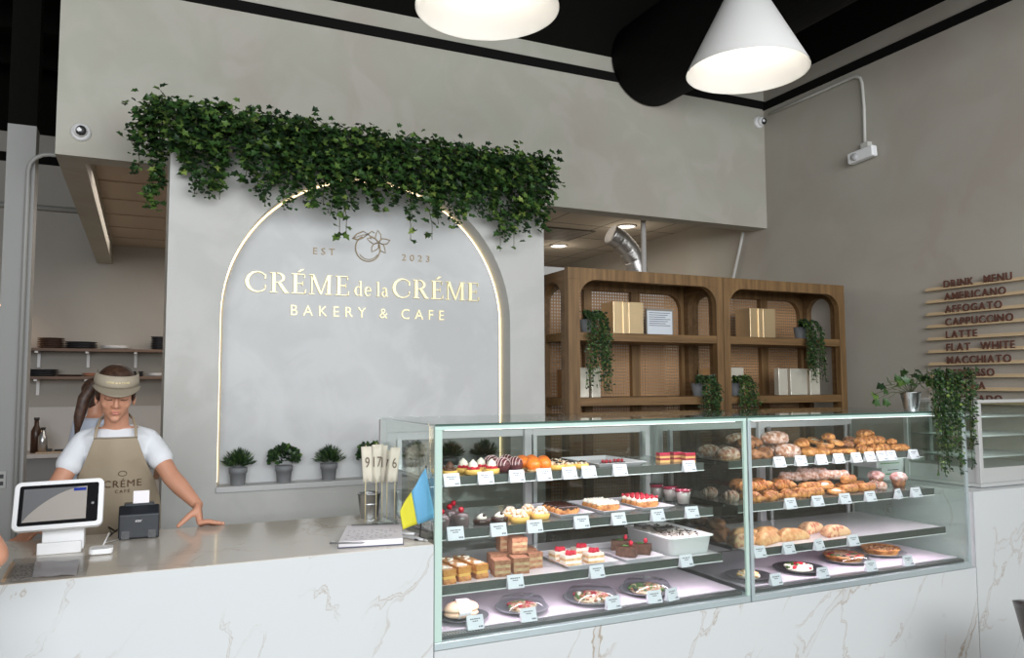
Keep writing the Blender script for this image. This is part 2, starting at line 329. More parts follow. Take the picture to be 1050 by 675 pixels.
# ================================================================ COUNTERS
CY0, CY1, CZ = 2.855, 3.65, .95; KX0, KX1 = 1.01, 4.075; KZ0 = .565
ct = thing('service_counter', 'long white marble service counter with brown veins in front of the cashier', 'counter', (-1, 3.2, 0))
MB().box((-3.2, CY0, 0), (KX0-.004, CY0+.03, CZ-.002)).build('front_panel', mfront, ct)
MB().box((-3.2, CY0+.002, CZ-.03), (KX0-.004, CY1, CZ)).build('countertop', mtop, ct, .002)
MB().box((KX0-.03, CY0+.031, 0), (KX0-.005, CY1-.02, CZ-.031)).box((-3.2, CY1-.05, 0), (KX0-.031, CY1-.02, CZ-.031)).build('back_panel', M('counter_back', (.6, .6, .6), .5), ct)
bs = thing('case_plinth', 'white marble base with brown veins carrying the glass display cases', 'counter base', (2.5, 3.2, 0))
MB().box((KX0, CY0, 0), (4.105, CY0+.03, KZ0-.012)).build('front_panel', mfront, bs); MB().box((KX0, CY0+.031, 0), (4.105, CY1, KZ0-.013)).build('body', M('counter_back'), bs)
rc = thing('back_counter', 'white marble counter at the right wall carrying the steel warming cabinet', 'counter', (4.5, 3.2, 0))
MB().box((4.11, CY0, 0), (4.995, CY0+.03, .957)).box((4.11, CY0+.031, 0), (4.13, CY1, .957)).build('side_panel', mfront, rc)
MB().box((4.131, CY0+.031, .935), (4.995, CY1, .957)).build('countertop', mfront, rc)
MB().box((4.131, CY1-.03, 0), (4.995, CY1-.005, .93)).build('back_panel', M('counter_back'), rc)
# ================================================================ DISPLAY CASES
KT = 1.40; SX = [(1.01, 2.535), (2.545, 4.075)]
SH = [(3.06, 1.170), (3.00, .965), (2.94, .765)]      # shelf front y, top z
DECK = .60
def disp_case(x0, x1, label):
    c = thing('display_case', label, 'display case', ((x0+x1)/2, 3.25, KZ0-.01), 'glass pastry cases side by side')
    f = MB(); t = .018
    f.box((x0, CY0, KZ0-.01), (x1, CY0+.028, KZ0+.018)); f.box((x0, CY1-.03, KZ0-.01), (x1, CY1, KZ0+.02)); f.box((x0, CY0+.03, KZ0-.01), (x0+.02, CY1-.03, KZ0+.015)); f.box((x1-.02, CY0+.03, KZ0-.01), (x1, CY1-.03, KZ0+.015))
    f.build('base_frame', alu, c, .002)
    for x, t2 in ((x0, .03 if x0 < 1.1 else t), (x1-t, t)): MB().box((x, CY0, KZ0+.019), (x+t2, CY0+.014, KT-.022)).build('front_post', gledge if x < 2.54 else alu, c, .002)
    MB().box((x0, CY0, KT-.022), (x1, CY0+.016, KT-.008)).build('front_rail', M('glass_edge2', (.5, .66, .6), .2), c, .001)
    for x in (x0, x1-.03): MB().box((x, CY1-.03, KZ0+.021), (x+.03, CY1, KT-.01)).build('rear_post', doorm, c, .002)
    MB().box((x0+.03, CY1-.03, KT-.07), (x1-.03, CY1, KT-.01)).build('rear_rail', doorm, c, .002)
    MB().box((x0+t, CY0+.003, KZ0+.02), (x1-t, CY0+.009, KT-.022)).build('front_glass', gl, c)
    MB().box((x0+.002, CY0+.016, KZ0+.02), (x0+.008, CY1-.031, KT-.01)).build('side_glass', gl, c)
    MB().box((x1-.008, CY0+.016, KZ0+.02), (x1-.002, CY1-.031, KT-.01)).build('side_glass', gl, c)
    tp = MB().mat(glt).box((x0-.002, CY0-.004, KT-.006), (x1+.002, CY1+.002, KT)); tp.build('top_glass', glt, c)
    e = MB().box((x0-.002, CY0-.006, KT-.007), (x1+.002, CY0-.004, KT+.001)); e.build('glass_edge', M('edge_dark', (.05, .10, .08), .2), c)
    xm = (x0+x1)/2
    for a, b, yy, nm in ((x0+.031, xm+.03, CY1-.018, 'l'), (xm-.015, x1-.031, CY1-.036, 'r')):
        d = MB(); w_ = .045
        d.box((a, yy-.008, KZ0+.03), (a+w_, yy+.008, KT-.075)); d.box((b-w_, yy-.008, KZ0+.03), (b, yy+.008, KT-.075)); d.box((a+w_, yy-.008, KT-.11), (b-w_, yy+.008, KT-.075)); d.box((a+w_, yy-.008, KZ0+.03), (b-w_, yy+.008, KZ0+.10))
        dd = d.build('sliding_door', doorm, c, .002)
        MB().box((a+w_, yy-.002, KZ0+.10), (b-w_, yy+.002, KT-.11)).build('door_glass', glass('door_glass', (.74, .75, .73), .9) if 'door_glass' not in MATS else MATS['door_glass'], dd)
    # shelves
    for i, (y, z) in enumerate(SH):
        s = MB().box((x0+.05, y, z-.006), (x1-.09, CY1-.12, z)); sh = s.build('shelf', M('shelf_glass%d' % (i == 2), (.62, .60, .62), .12) if i == 2 else M('shelf_tray', (.26, .27, .26), .2, .6), c)
        MB().box((x0+.05, y-.004, z-.032), (x1-.09, y-.0005, z+.004)).build('shelf_lip', shelfg, sh)
        MB().box((x0+.05, y-.007, z-.034), (x1-.09, y-.0045, z-.031)).build('lip_edge', white, sh)
    for x in (x0+.06, xm, x1-.11):
        st = MB()
        st.box((x, CY1-.11, KZ0+.03), (x+.02, CY1-.09, KT-.1))
        for (y, z) in SH: st.box((x+.004, y+.12, z-.022), (x+.014, CY1-.12, z-.007))
        st.build('shelf_bracket', steel, c)
    dk = MB().box((x0+.022, CY0+.075, DECK-.02), (x1-.022, CY1-.06, DECK)); dk.build('deck', M('deck_white', (.72, .64, .72), .2), c)
    gr = MB().mat(M('grille_dark', (.07, .07, .07), .5)).box((x0+.022, CY0+.03, DECK-.03), (x1-.022, CY0+.074, DECK-.004))
    gr.mat(steel)
    n = int((x1-x0-.06)/.012)
    for k in range(n): gr.box((x0+.03+k*.012, CY0+.03, DECK-.004), (x0+.036+k*.012, CY0+.074, DECK-.002))
    gr.box((x0+.022, CY0+.050, DECK-.004), (x1-.022, CY0+.054, DECK-.0015))
    gr.build('vent_grille', None, c)
    ls = MB().box((x0+.05, CY0+.018, KT-.026), (x1-.05, CY0+.034, KT-.012)); ls.build('light_bar', M('case_led', (1, .93, .97), emit=1.6), c)
    area('case_lamp', (xm, CY0+.05, KT-.035), (math.radians(18), 0, 0), 1.35, .03, 3.6, (1, .90, .95), c)
    for (y, z) in SH[:]: area('shelf_lamp', (xm, y+.03, z-.04), (math.radians(12), 0, 0), 1.3, .02, 1.7 if z > .8 else 2.8, (1, .80, .93), c)
    # little black spider shaped latches standing on the deck
    return c
disp_case(*SX[0], 'left glass pastry case holding tarts, cake slices and eclairs')
disp_case(*SX[1], 'right glass pastry case holding croissants and turnovers')
# ---------------------------------------------------------------- price cards
cardp = MB().mat(M('card', (.66, .66, .72), .5)); 
cardp.add([(-.030, .012, 0), (.030, .012, 0), (.030, -.012, 0), (-.030, -.012, 0), (-.030, .004, .044), (.030, .004, .044)], [(0, 3, 2, 1), (3, 2, 5, 4), (1, 0, 4, 5), (0, 4, 3), (2, 1, 5)][:3]+[(0, 4, 3), (2, 1, 5)], False)
cardp.mat(M('ink', (.07, .07, .09), .6))
def onface(x0, x1, h0, h1):
    def P(x, h): return (x, -.0125+.0165*h/.044, h)
    cardp.add([P(x0, h0), P(x1, h0), P(x1, h1), P(x0, h1)], [(0, 1, 2, 3)], False)
for xx in (-.018, -.011, -.003, .004, .012): onface(xx, xx+.0055, .0305, .034)
for xx in (-.010, -.003, .004): onface(xx, xx+.0055, .024, .027)
for xx in (.010, .016, .021): onface(xx, xx+.004, .006, .011)
CARD = cardp.build('price_card'); CARD_USED = [False]
def place(proto, used, loc, rz, label, cat, group, rx=0, ry=0, s=1.0):
    o = proto if not used[0] else copy_tree(proto)
    used[0] = True; o.location = loc; o.rotation_euler = (rx, ry, rz); o.scale = (s, s, s); tag(o, label, cat, group); return o
def cards(pxs, y, z, where, rx=0):
    n = len(pxs)
    for i, (px, lean) in enumerate(pxs):
        p = ony(px, 500, y)
        place(CARD, CARD_USED, (p.x, y, z), random.uniform(-.06, .06)+lean, s=1.16, label='white price card, %s on %s' % (ordl(i, n), where), cat='price card', group='price cards in the pastry cases')
L_ = 'left pastry case'; R_ = 'right pastry case'
cards([(463, 0), (498, 0), (530, 0), (558, 0), (584, 0), (604, 0), (636, 0), (707, 0)], 3.04, 1.138, 'top shelf, '+L_)
cards([(467, 0), (511, 0), (548, 0), (596, 0), (634, 0), (674, 0), (709, 0)], 2.978, .934, 'second shelf, '+L_)
cards([(528, 0), (611, 0), (702, 0)], 2.918, .734, 'third shelf, '+L_)
cards([(487, 0), (541, 0), (627, 0), (669, 0), (687, .2)], 2.905, DECK, 'bottom deck, '+L_)
cards([(800, 0), (822, 0), (843, 0), (861, 0), (879, 0), (893, 0), (905, 0), (915, 0), (938, 0)], 3.04, 1.132, 'top shelf, '+R_)
cards([(810, 0), (838, 0), (866, 0), (892, 0), (921, .3), (939, 0)], 2.978, .934, 'second shelf, '+R_)
cards([(777, 0), (807, 0), (838, .2), (873, 0)], 2.918, .734, 'third shelf, '+R_)
cards([(793, 0), (841, 0), (890, 0), (928, 0)], 2.905, DECK, 'bottom deck, '+R_)
# ---------------------------------------------------------------- pastries
crust = M('crust', (.30, .095, .025), .42, col2=(.68, .30, .09), cs=38, bump=.8, bs=80, cr=(.38, .6))
crustd = M('crust_dark', (.12, .04, .018), .5, col2=(.40, .17, .07), cs=40, bump=.6, bs=90)
crustp = M('crust_pale', (.55, .30, .12), .55, col2=(.76, .52, .28), cs=40, bump=.5, bs=90)
dust = M('dusted', (.34, .14, .07), .8, col2=(.66, .50, .44), cs=50, bump=.6, bs=90, cr=(.40, .62))
choc = M('chocolate', (.035, .013, .008), .25, coat=.3); chocd = M('choc_matte', (.07, .03, .018), .6, col2=(.14, .06, .035), cs=70, bump=.5, bs=120)
cream = M('cream', (.84, .78, .66), .5, bump=.3, bs=80); berry = M('berry', (.38, .012, .03), .35, bump=.5, bs=200); rasp = M('raspberry', (.62, .02, .05), .4, bump=.8, bs=220)
yel = M('custard', (.80, .48, .12), .45); orange = M('mandarin', (.90, .17, .02), .3, col2=(.95, .26, .04), cs=30); toast = M('toasted', (.86, .78, .66), .5, col2=(.62, .30, .10), cs=90, cr=(.45, .62), bump=.6, bs=110)
cakeb = M('cake_brown', (.30, .12, .06), .8, col2=(.45, .22, .12), cs=60, bump=.7, bs=150); layer = M('cake_layer', (.55, .40, .22), .8, col2=(.40, .26, .14), cs=50)
pinkj = M('pink_jelly', (.60, .03, .09), .2); mousse = M('mousse', (.80, .66, .58), .5); greenl = M('herb', (.06, .14, .03), .6); rice = M('filling', (.45, .30, .16), .7, col2=(.75, .62, .45), cs=120, bump=.7, bs=160)
tray_m = M('tray_white', (.78, .74, .78), .25); plate_d = M('plate_charcoal', (.035, .035, .04), .35); plastic = glass('clear_plastic', (.86, .88, .90), 1.0)
class Kind:
    def __init__(s, name, label, cat, parts):
        s.used = [False]; s.name = name; s.label = label; s.cat = cat
        if len(parts) == 1: s.o = parts[0][1].build(name, parts[0][2])
        else:
            s.o = bpy.data.objects.new(name, None); COL.objects.link(s.o); s.o.empty_display_size = .02; WL[s.o.name] = Vector((0, 0, 0))
            for pnm, mb, mt in parts: mb.build(pnm, mt, s.o)
def blobs(mb, n, R, z, r, seed, sq=1.0):
    rr = random.Random(seed)
    for i in range(n):
        a = i*2.4; d = R*math.sqrt((i+.3)/n); mb.ell((d*math.cos(a), d*math.sin(a)*sq, z+rr.uniform(-.15, .25)*r), (r, r, r), 8)
    return mb
tart_prof = [(.026, 0), (.034, .004), (.037, .022), (.033, .024), (.033, .020)]
def K_tart(name, lab, mid, top, nb=9, topn=1):
    a = MB().lathe(tart_prof, n=20); m_ = blobs(MB(), nb, .027, .026, .009, 3); t_ = MB()
    t_.lathe([(.020, .032), (.022, .038), (.018, .044), (.019, .048), (.012, .054), (.008, .058), (.002, .064)], n=14)
    return Kind(name, lab, 'tart', [('tart_shell', a, yel), ('fruit_topping', m_, mid), ('cream_swirl', t_, top)])
k_rasp = K_tart('raspberry_tart', 'yellow raspberry tartlet with cream', rasp, cream)
k_choct = K_tart('chocolate_tart', 'brown chocolate crumb tartlet', chocd, chocd)
k_cara = Kind('caramel_tart', 'golden nut and caramel tartlet', 'tart', [('tart_shell', MB().lathe(tart_prof, n=20), yel), ('nut_topping', blobs(MB(), 12, .028, .024, .007, 5), toast), ('caramel_drizzle', MB().tube([(-.02, -.02, .033), (.0, .01, .035), (.02, -.01, .033), (.0, -.022, .033)], .003, 6), choc)])
md = MB()
md.ell((0, 0, .031), (.036, .036, .031), 18)
k_mand = Kind('orange_dome_cake', 'bright orange glazed dome cake', 'cake', [('dome', md, orange), ('base', MB().lathe([(.03, 0), (.033, .004), (.03, .010)], n=18), crustp)])
sd = MB().ell((0, 0, .033), (.036, .036, .033), 18); st = MB()
for k in range(5):
    y = -.026+k*.013; R_e = math.sqrt(max(.0001, .0365**2-y*y)); st.tube([(R_e*math.cos(a), y, .033+.92*R_e*math.sin(a)) for a in [PI*j/10 for j in range(11)]], .002, 5)
k_dome = Kind('chocolate_profiterole', 'dark striped chocolate cream puff', 'cream puff', [('puff', sd, M('choc_plum', (.10, .025, .03), .25)), ('icing_stripes', st, M('icing_pink', (.6, .42, .42), .5))])
cd = MB().lathe([(.030, 0), (.034, .004), (.034, .034), (.028, .05), (.012, .056), (.001, .057)], n=20)
k_cher = Kind('glazed_mousse_cake', 'grey mousse cake with red cherry', 'cake', [('mousse_body', cd, M('glaze_grey', (.11, .08, .08), .1, coat=.5)), ('cherry', MB().ell((0, 0, .066), (.012, .012, .012), 12), M('cherry', (.45, .005, .02), .15))])
k_ctl = Kind('chocolate_cream_tartlet', 'dark tartlet with cream dollop', 'tart', [('tart_shell', MB().lathe([(.030, 0), (.037, .004), (.039, .022), (.03, .024)], n=20), choc), ('cream_dollop', MB().lathe([(.02, .022), (.021, .03), (.012, .038), (.002, .044)], n=14), cream), ('chocolate_bean', MB().ell((.004, -.014, .038), (.008, .005, .008), 8), choc)])
mt = MB()
for r, z in ((.034, .028), (.025, .038), (.013, .047)):
    for k in range(9): mt.ell((r*.75*math.cos(k*.7+z*50), r*.75*math.sin(k*.7+z*50), z), (.012, .012, .010), 8)
k_mer = Kind('meringue_tart', 'toasted meringue tart', 'tart', [('tart_shell', MB().lathe([(.034, 0), (.040, .003), (.043, .024), (.03, .026)], n=22), yel), ('meringue', mt, toast)])
def ecl(body, top, topn, lab, name, dots=None):
    a = MB()
    a.tube([(-.058+.0116*i, 0, .018) for i in range(11)], [.008]+[.0175+.0015*math.sin(i*2.1) for i in range(9)]+[.008], 12)
    b = MB()
    if topn == 'glaze': b.tube([(-.052+.0104*i, 0, .024) for i in range(11)], [.008]+[.0165]*9+[.008], 12)
    else:
        for i in range(7): b.lathe([(.013, .030), (.012, .036), (.006, .042), (.001, .046)], (-.045+.015*i, 0, 0), 10)
    parts = [('choux', a, body), ('icing' if topn == 'glaze' else 'cream', b, top)]
    if dots:
        d = MB()
        for i in range(8): d.ell((-.048+.0137*i, .004*(-1)**i, .047), (.0075, .0075, .0075), 8)
        parts.append(('raspberries', d, dots))
    return Kind(name, lab, 'eclair', parts)
k_ec = ecl(crust, choc, 'glaze', 'chocolate glazed eclair', 'chocolate_eclair')
k_ew = ecl(crust, cream, 'sw', 'white cream eclair', 'cream_eclair')
k_er = ecl(crust, cream, 'sw', 'red raspberry eclair', 'raspberry_eclair', rasp)
cs_ = MB().mat(layer); 
for i in range(4): cs_.mat([cakeb, cream, layer, cream][i]).box((-.05, -.022, .012*i), (.05, .022, .012*(i+1)))
k_lay = Kind('berry_layer_slice', 'red glazed layer cake slice', 'cake slice', [('layers', (lambda b: [b.mat(M('layer_yel', (.75, .42, .15), .7) if i % 2 == 0 else berry).box((-.028, -.02, .01*i), (.028, .02, .01*i+.01)) for i in range(4)] and b)(MB()), None), ('glaze', MB().box((-.028, -.02, .04), (.028, .02, .046)), pinkj)])
k_cup = Kind('dessert_cup', 'mousse cup with pink jelly', 'dessert cup', [('cup', MB().lathe([(.022, 0), (.024, .004), (.024, .010), (.028, .012), (.041, .088), (.040, .088), (.027, .014), (.0, .014)], n=22, cap=False), plastic), ('mousse', MB().lathe([(.026, .016), (.0365, .070)], n=22), mousse), ('jelly', MB().lathe([(.0367, .0705), (.0385, .082)], n=22), pinkj)])
sk = MB(); sk.mat(crust).box((-.02, -.075, 0), (.02, .075, .014)); sk.mat(yel).box((-.018, -.073, .014), (.018, .073, .022)); sk.mat(M('honey', (.50, .19, .04), .2, col2=(.68, .32, .08), cs=50, coat=.4)).box((-.02, -.075, .022), (.02, .075, .04))
sk2 = MB()
rr = random.Random(4)
for i in range(16): sk2.ell((rr.uniform(-.014, .014), rr.uniform(-.065, .065), .041), (.007, .005, .002), 6)
k_hon = Kind('honey_almond_bar', 'long honey almond bar', 'pastry', [('bar', sk, None), ('almond_flakes', sk2, cream)])
cq = MB()
for i in range(4): cq.mat(layer if i % 2 else cakeb).box((-.03, -.03, .0105*i), (.03, .03, .0105*i+.0105))
cq.mat(cakeb).box((-.031, -.031, .042), (.031, .031, .058)).box((-.031, .025, 0), (.031, .031, .042)).box((-.031, -.03, 0), (-.0295, .03, .042))
k_hcake = Kind('honey_cake_square', 'brown square layer cake', 'cake slice', [('square', cq, None)])
nb_ = MB()
for i in range(4): nb_.mat(crustp if i % 2 == 0 else cream).box((-.04+.002*(i % 2), -.028, .011*i), (.04-.002*(i % 2), .028, .011*i+.011))
k_nap = Kind('berry_mille_feuille', 'raspberry topped mille-feuille', 'pastry', [('puff_layers', nb_, None), ('raspberries', blobs(MB(), 9, .026, .050, .009, 8, .75), rasp)])
cr_ = MB(); cr_.box((-.024, -.045, 0), (.024, .045, .045)); cb_ = MB().ell((0, -.02, .060), (.010, .010, .013), 10)
k_clog = Kind('chocolate_cake_bar', 'chocolate bar with raspberry', 'cake', [('cake_bar', cr_, chocd), ('raspberry', cb_, rasp), ('mint_leaf', MB().ell((.0, .006, .048), (.014, .02, .004), 10), greenl)])
def croissant(R=.05, r=.024, arc=2.6, seg=7, flat=.8):
    b = MB(); pts = []; rs = []
    n = 43
    for i in range(n):
        t = i/(n-1); a = -arc/2+arc*t; pts.append((R*math.sin(a), R*(1-math.cos(a))*1.0, r*.8))
        rs.append(max(.004, r*math.sin(PI*t)**.75*(.78+.34*abs(math.sin(seg*PI*t))**.6)))
    b.tube(pts, rs, 14); return b
k_cro = Kind('croissant', 'golden crescent croissant', 'croissant', [('roll', croissant(), crust)])
k_crod = Kind('sugar_dusted_croissant', 'sugar dusted croissant', 'croissant', [('roll', croissant(.06, .034, 1.9, 6), dust)])
def bun(rx, ry, rz, wob=.12, k=5):
    def fn(v): s = 1+wob*math.sin(k*math.atan2(v.y, v.x)+4*v.z); return Vector((v.x*s, v.y*s, v.z if v.z > -.6 else -.6))
    return MB().ell((0, 0, rz*.6), (rx, ry, rz), 24, fn=fn)
k_bun = Kind('puff_bun', 'golden puff pastry bun', 'pastry', [('bun', bun(.045, .038, .028, .12, 7), crust)])
k_loaf = Kind('sugar_dusted_brioche', 'large sugar dusted brioche', 'pastry', [('loaf', bun(.085, .05, .042, .04, 4), dust)])
k_chb = Kind('chocolate_swirl_bun', 'brown chocolate swirl bun', 'pastry', [('bun', bun(.05, .042, .034, .16, 5), crustd)])
dn = MB(); dn.lathe([(.03, 0), (.044, .006), (.047, .018), (.04, .027), (.030, .024), (.027, .018)], n=22)
k_dan = Kind('round_danish', 'round custard danish', 'pastry', [('ring', dn, crust), ('filling', MB().ell((0, 0, .017), (.028, .028, .008), 12), cream)])
def twist():
    b = MB(); n = 40
    for ph in (0, PI): b.tube([(-.07+.14*i/(n-1), .011*math.cos(i*.55+ph), .022+.011*math.sin(i*.55+ph)) for i in range(n)], [.008+.008*math.sin(PI*i/(n-1))**.5 for i in range(n)], 9)
    return b
k_tw = Kind('twisted_pastry', 'long twisted pastry', 'pastry', [('twist', twist(), crust)])
k_long = Kind('sugared_pastry_roll', 'long sugar dusted roll', 'pastry', [('roll', MB().tube([(-.085+.0121*i, .006*math.sin(i*.4), .026) for i in range(15)], [.012]+[.025+.002*math.sin(i*1.9) for i in range(13)]+[.012], 14), dust)])
k_rec = Kind('puff_pastry_block', 'rectangular golden pastry', 'pastry', [('block', MB().tube([(-.05, 0, .022), (-.046, 0, .022), (.046, 0, .022), (.05, 0, .022)], [.018, .026, .026, .018], 10, flat=.9), crust)])
mf = MB().lathe([(.026, 0), (.036, .045), (.030, .046)], n=24); mft = bun(.040, .040, .026, .1, 6)
mfo = MB(); mfo.add([(v[0], v[1], v[2]+.036) for v in mft.v], mft.f)
k_muf = Kind('berry_muffin', 'pink topped muffin', 'muffin', [('cake_base', mf, crustd), ('crumble_top', mfo, M('muffin_top', (.60, .22, .20), .8, col2=(.85, .68, .62), cs=70, bump=.7, bs=120))])
tv = MB()
def tri_pastry():
    b = MB(); n = 12; base = [(-.075, -.028), (.085, -.022), (-.03, .055)]; cx = sum(p[0] for p in base)/3; cy = sum(p[1] for p in base)/3
    ring = []
    for i in range(3):
        p, q = Vector(base[i]), Vector(base[(i+1) % 3])
        for k in range(8): t = k/8; w_ = p.lerp(q, t); c_ = Vector((cx, cy)); w_ = c_+(w_-c_)*(1-.10*(1 if k in (0,) else 0)); ring.append(w_)
    vs = []; m_ = len(ring); lev = [(1, 0), (1.04, .008), (1, .018), (.8, .032), (.5, .042), (.2, .046)]
    for s_, z in lev:
        for w_ in ring: vs.append((cx+(w_.x-cx)*s_, cy+(w_.y-cy)*s_, z))
    fs = []
    for j in range(len(lev)-1):
        for k in range(m_): fs.append((j*m_+k, j*m_+(k+1) % m_, (j+1)*m_+(k+1) % m_, (j+1)*m_+k))
    fs.append(tuple((len(lev)-1)*m_+k for k in range(m_))); fs.append(tuple(reversed(range(m_)))); b.add(vs, fs); return b
k_turn = Kind('fruit_turnover', 'pale golden triangular turnover', 'turnover', [('triangle', tri_pastry(), M('crust_turn', (.52, .22, .07), .5, col2=(.74, .46, .22), cs=35, bump=.5, bs=80))])
k_turnb = Kind('berry_turnover', 'red stained turnover', 'turnover', [('triangle', tri_pastry(), M('crust_berry', (.48, .12, .07), .5, col2=(.80, .50, .28), cs=40, bump=.5, bs=80, cr=(.38, .5)))])
RNDK = ('croissant', 'puff_bun', 'chocolate_swirl_bun', 'round_danish')
def LB(kind, i, n, where):
    return '%s, %s %s' % (kind.label, ordl(i, n), where)
def row(kind, pts, z, where, rz=None, dz=0, s=1.0, jit=.35, tilt=0):
    pts = sorted(pts); n = len(pts)
    for i, (px, py) in enumerate(pts):
        p = onz(px, py, z)
        ft = {1.170: 3.06, .965: 3.00, .765: 2.94}.get(z, 2.9)
        y = max(p.y, ft+.045); x = p.x*(1 if p.y >= ft+.045 else y/p.y)
        a = rz if rz is not None else 0
        place(kind.o, kind.used, (x, y, z+dz), a+random.uniform(-jit, jit), LB(kind, i, n, where), kind.cat, kind.cat+'s on display in the cases', rx=random.uniform(-tilt, tilt), s=s)
def rowxy(kind, pts, z, where, rz=0, s=1.0, jit=.35, tilt=0):     # pts (x, y, lift)
    pts = sorted(pts); n = len(pts)
    for i, (x, y, dz) in enumerate(pts):
        place(kind.o, kind.used, (x, y, z+dz), rz+random.uniform(-jit, jit)+(random.uniform(-PI, PI) if kind.name in RNDK else 0), LB(kind, i, n, where), kind.cat, kind.cat+'s on display in the cases', rx=random.uniform(-tilt, tilt), ry=random.uniform(-tilt, tilt), s=s)
Z1, Z2, Z3 = 1.170, .965, .765
tl = 'on left case top shelf'; ml_ = 'on left case second shelf'; bl = 'on left case third shelf'
def xs(px, y): return ony(px, 480, y).x
rowxy(k_choct, [(xs(450, 3.20), 3.20, 0), (xs(461, 3.13), 3.13, 0)], Z1, 'at left end, top shelf', s=.95)
rowxy(k_rasp, [(xs(485, 3.12), 3.12, 0), (xs(504, 3.12), 3.12, 0)], Z1, 'in front row '+tl); rowxy(k_rasp, [(xs(475, 3.20), 3.20, 0), (xs(493, 3.20), 3.20, 0)], Z1, 'in back row '+tl)
rowxy(k_dome, [(xs(515, 3.12), 3.12, 0), (xs(528, 3.13), 3.13, 0)], Z1, 'in front row '+tl, rz=.5); rowxy(k_dome, [(xs(504, 3.24), 3.24, 0), (xs(519, 3.24), 3.24, 0)], Z1, 'in back row '+tl, rz=.5)
rowxy(k_mand, [(xs(547, 3.12), 3.12, 0), (xs(558, 3.14), 3.14, 0)], Z1, 'in front row '+tl, s=.92)
rowxy(k_mand, [(xs(536, 3.21), 3.21, 0), (xs(546, 3.205), 3.205, 0), (xs(557, 3.225), 3.225, 0)], Z1, 'in middle row '+tl, s=.92); rowxy(k_mand, [(xs(535, 3.29), 3.29, 0), (xs(545, 3.285), 3.285, 0)], Z1, 'in back row '+tl, s=.92)
rowxy(k_cara, [(xs(571, 3.13), 3.13, 0), (xs(583, 3.14), 3.14, 0), (xs(596, 3.13), 3.13, 0)], Z1, 'in front row '+tl, s=.95); rowxy(k_cara, [(xs(567, 3.22), 3.22, 0), (xs(577, 3.23), 3.23, 0)], Z1, 'in middle row '+tl, s=.95); rowxy(k_cara, [(xs(561, 3.31), 3.31, 0), (xs(571, 3.315), 3.315, 0)], Z1, 'in back row '+tl, s=.95)
def tray(name, label, x, y, z, w_, d_, rz=0, h=.018, m_=None):
    b = MB(); lv = [(1, .002, 0), (1, .004, 0)]
    pts = [(-.5, -.5), (.5, -.5), (.5, .5), (-.5, .5)]
    vs = []
    for s_, zz in ((.84, 0), (1.0, h), (1.03, h), (1.0, h-.0015), (.80, .003)):
        for p in pts: vs.append((p[0]*w_*s_ + 0, p[1]*d_*s_, zz))
    fs = [(3, 2, 1, 0)]
    for j in range(4):
        for k in range(4): fs.append((j*4+k, j*4+(k+1) % 4, (j+1)*4+(k+1) % 4, (j+1)*4+k))
    fs.append((16, 17, 18, 19)); b.add(vs, fs, False)
    o = b.build(name, m_ or tray_m, None, .002); o.location = (x, y, z); o.rotation_euler = (0, 0, rz); WL[o.name] = Vector((x, y, z)); return tag(o, label, 'tray', 'white serving trays in the left case')
tray('serving_tray', 'white tray nearly empty with berry bites on the top shelf', xs(618, 3.28), 3.28, Z1, .26, .36, .0)
k_bb = Kind('berry_chocolate_bite', 'chocolate piece with berries', 'cake', [('slab', MB().box((-.03, -.016, 0), (.03, .016, .008)), choc), ('berries', (lambda b: [b.ell((-.018+.012*i, (-1)**i*.005, .015), (.008, .008, .008), 8) for i in range(4)] and b)(MB()), berry)])
rowxy(k_bb, [(xs(622, 3.19), 3.19, .004), (xs(634, 3.21), 3.21, .004)], Z1, 'on the white tray of the top shelf', jit=.1)
rowxy(k_lay, [(xs(680, 3.20), 3.20, 0), (xs(694, 3.2), 3.20, 0), (xs(706, 3.14), 3.14, 0)], Z1, 'at end of left case top shelf', jit=.1, s=1.0)
# second shelf left
rowxy(k_cher, [(xs(453, 3.08), 3.08, 0), (xs(461, 3.19), 3.19, 0), (xs(473, 3.09), 3.09, 0), (xs(465, 3.28), 3.28, 0)], Z2, 'at left end, second shelf')
rowxy(k_ctl, [(xs(494, 3.09), 3.09, 0), (xs(512, 3.10), 3.10, 0)], Z2, ml_)
rowxy(k_mer, [(xs(533, 3.06), 3.06, 0), (xs(554, 3.10), 3.10, 0)], Z2, 'in front row '+ml_, s=.95); rowxy(k_mer, [(xs(523, 3.15), 3.15, 0), (xs(541, 3.19), 3.19, 0)], Z2, 'in back row '+ml_, s=.95)
for px, lab in ((573, 'white tray of chocolate eclairs on the second shelf'), (615, 'white tray of cream topped eclairs on the second shelf'), (654, 'white tray of raspberry eclairs on the second shelf')):
    tray('serving_tray', lab, xs(px, 3.22), 3.22, Z2, .17, .34, 0)
for k, px in ((k_ec, 578), (k_ew, 620), (k_er, 660)):
    n = 4
    rowxy(k, [(xs(px, 3.14)+.012*i*0, 3.115+.042*i, .004) for i in range(n)], Z2, 'on its tray, left case second shelf', jit=.03, s=1.05)
rowxy(k_cup, [(xs(674, 3.30), 3.30, 0), (xs(687, 3.21), 3.21, 0), (xs(700, 3.10), 3.10, 0)], Z2, ml_)
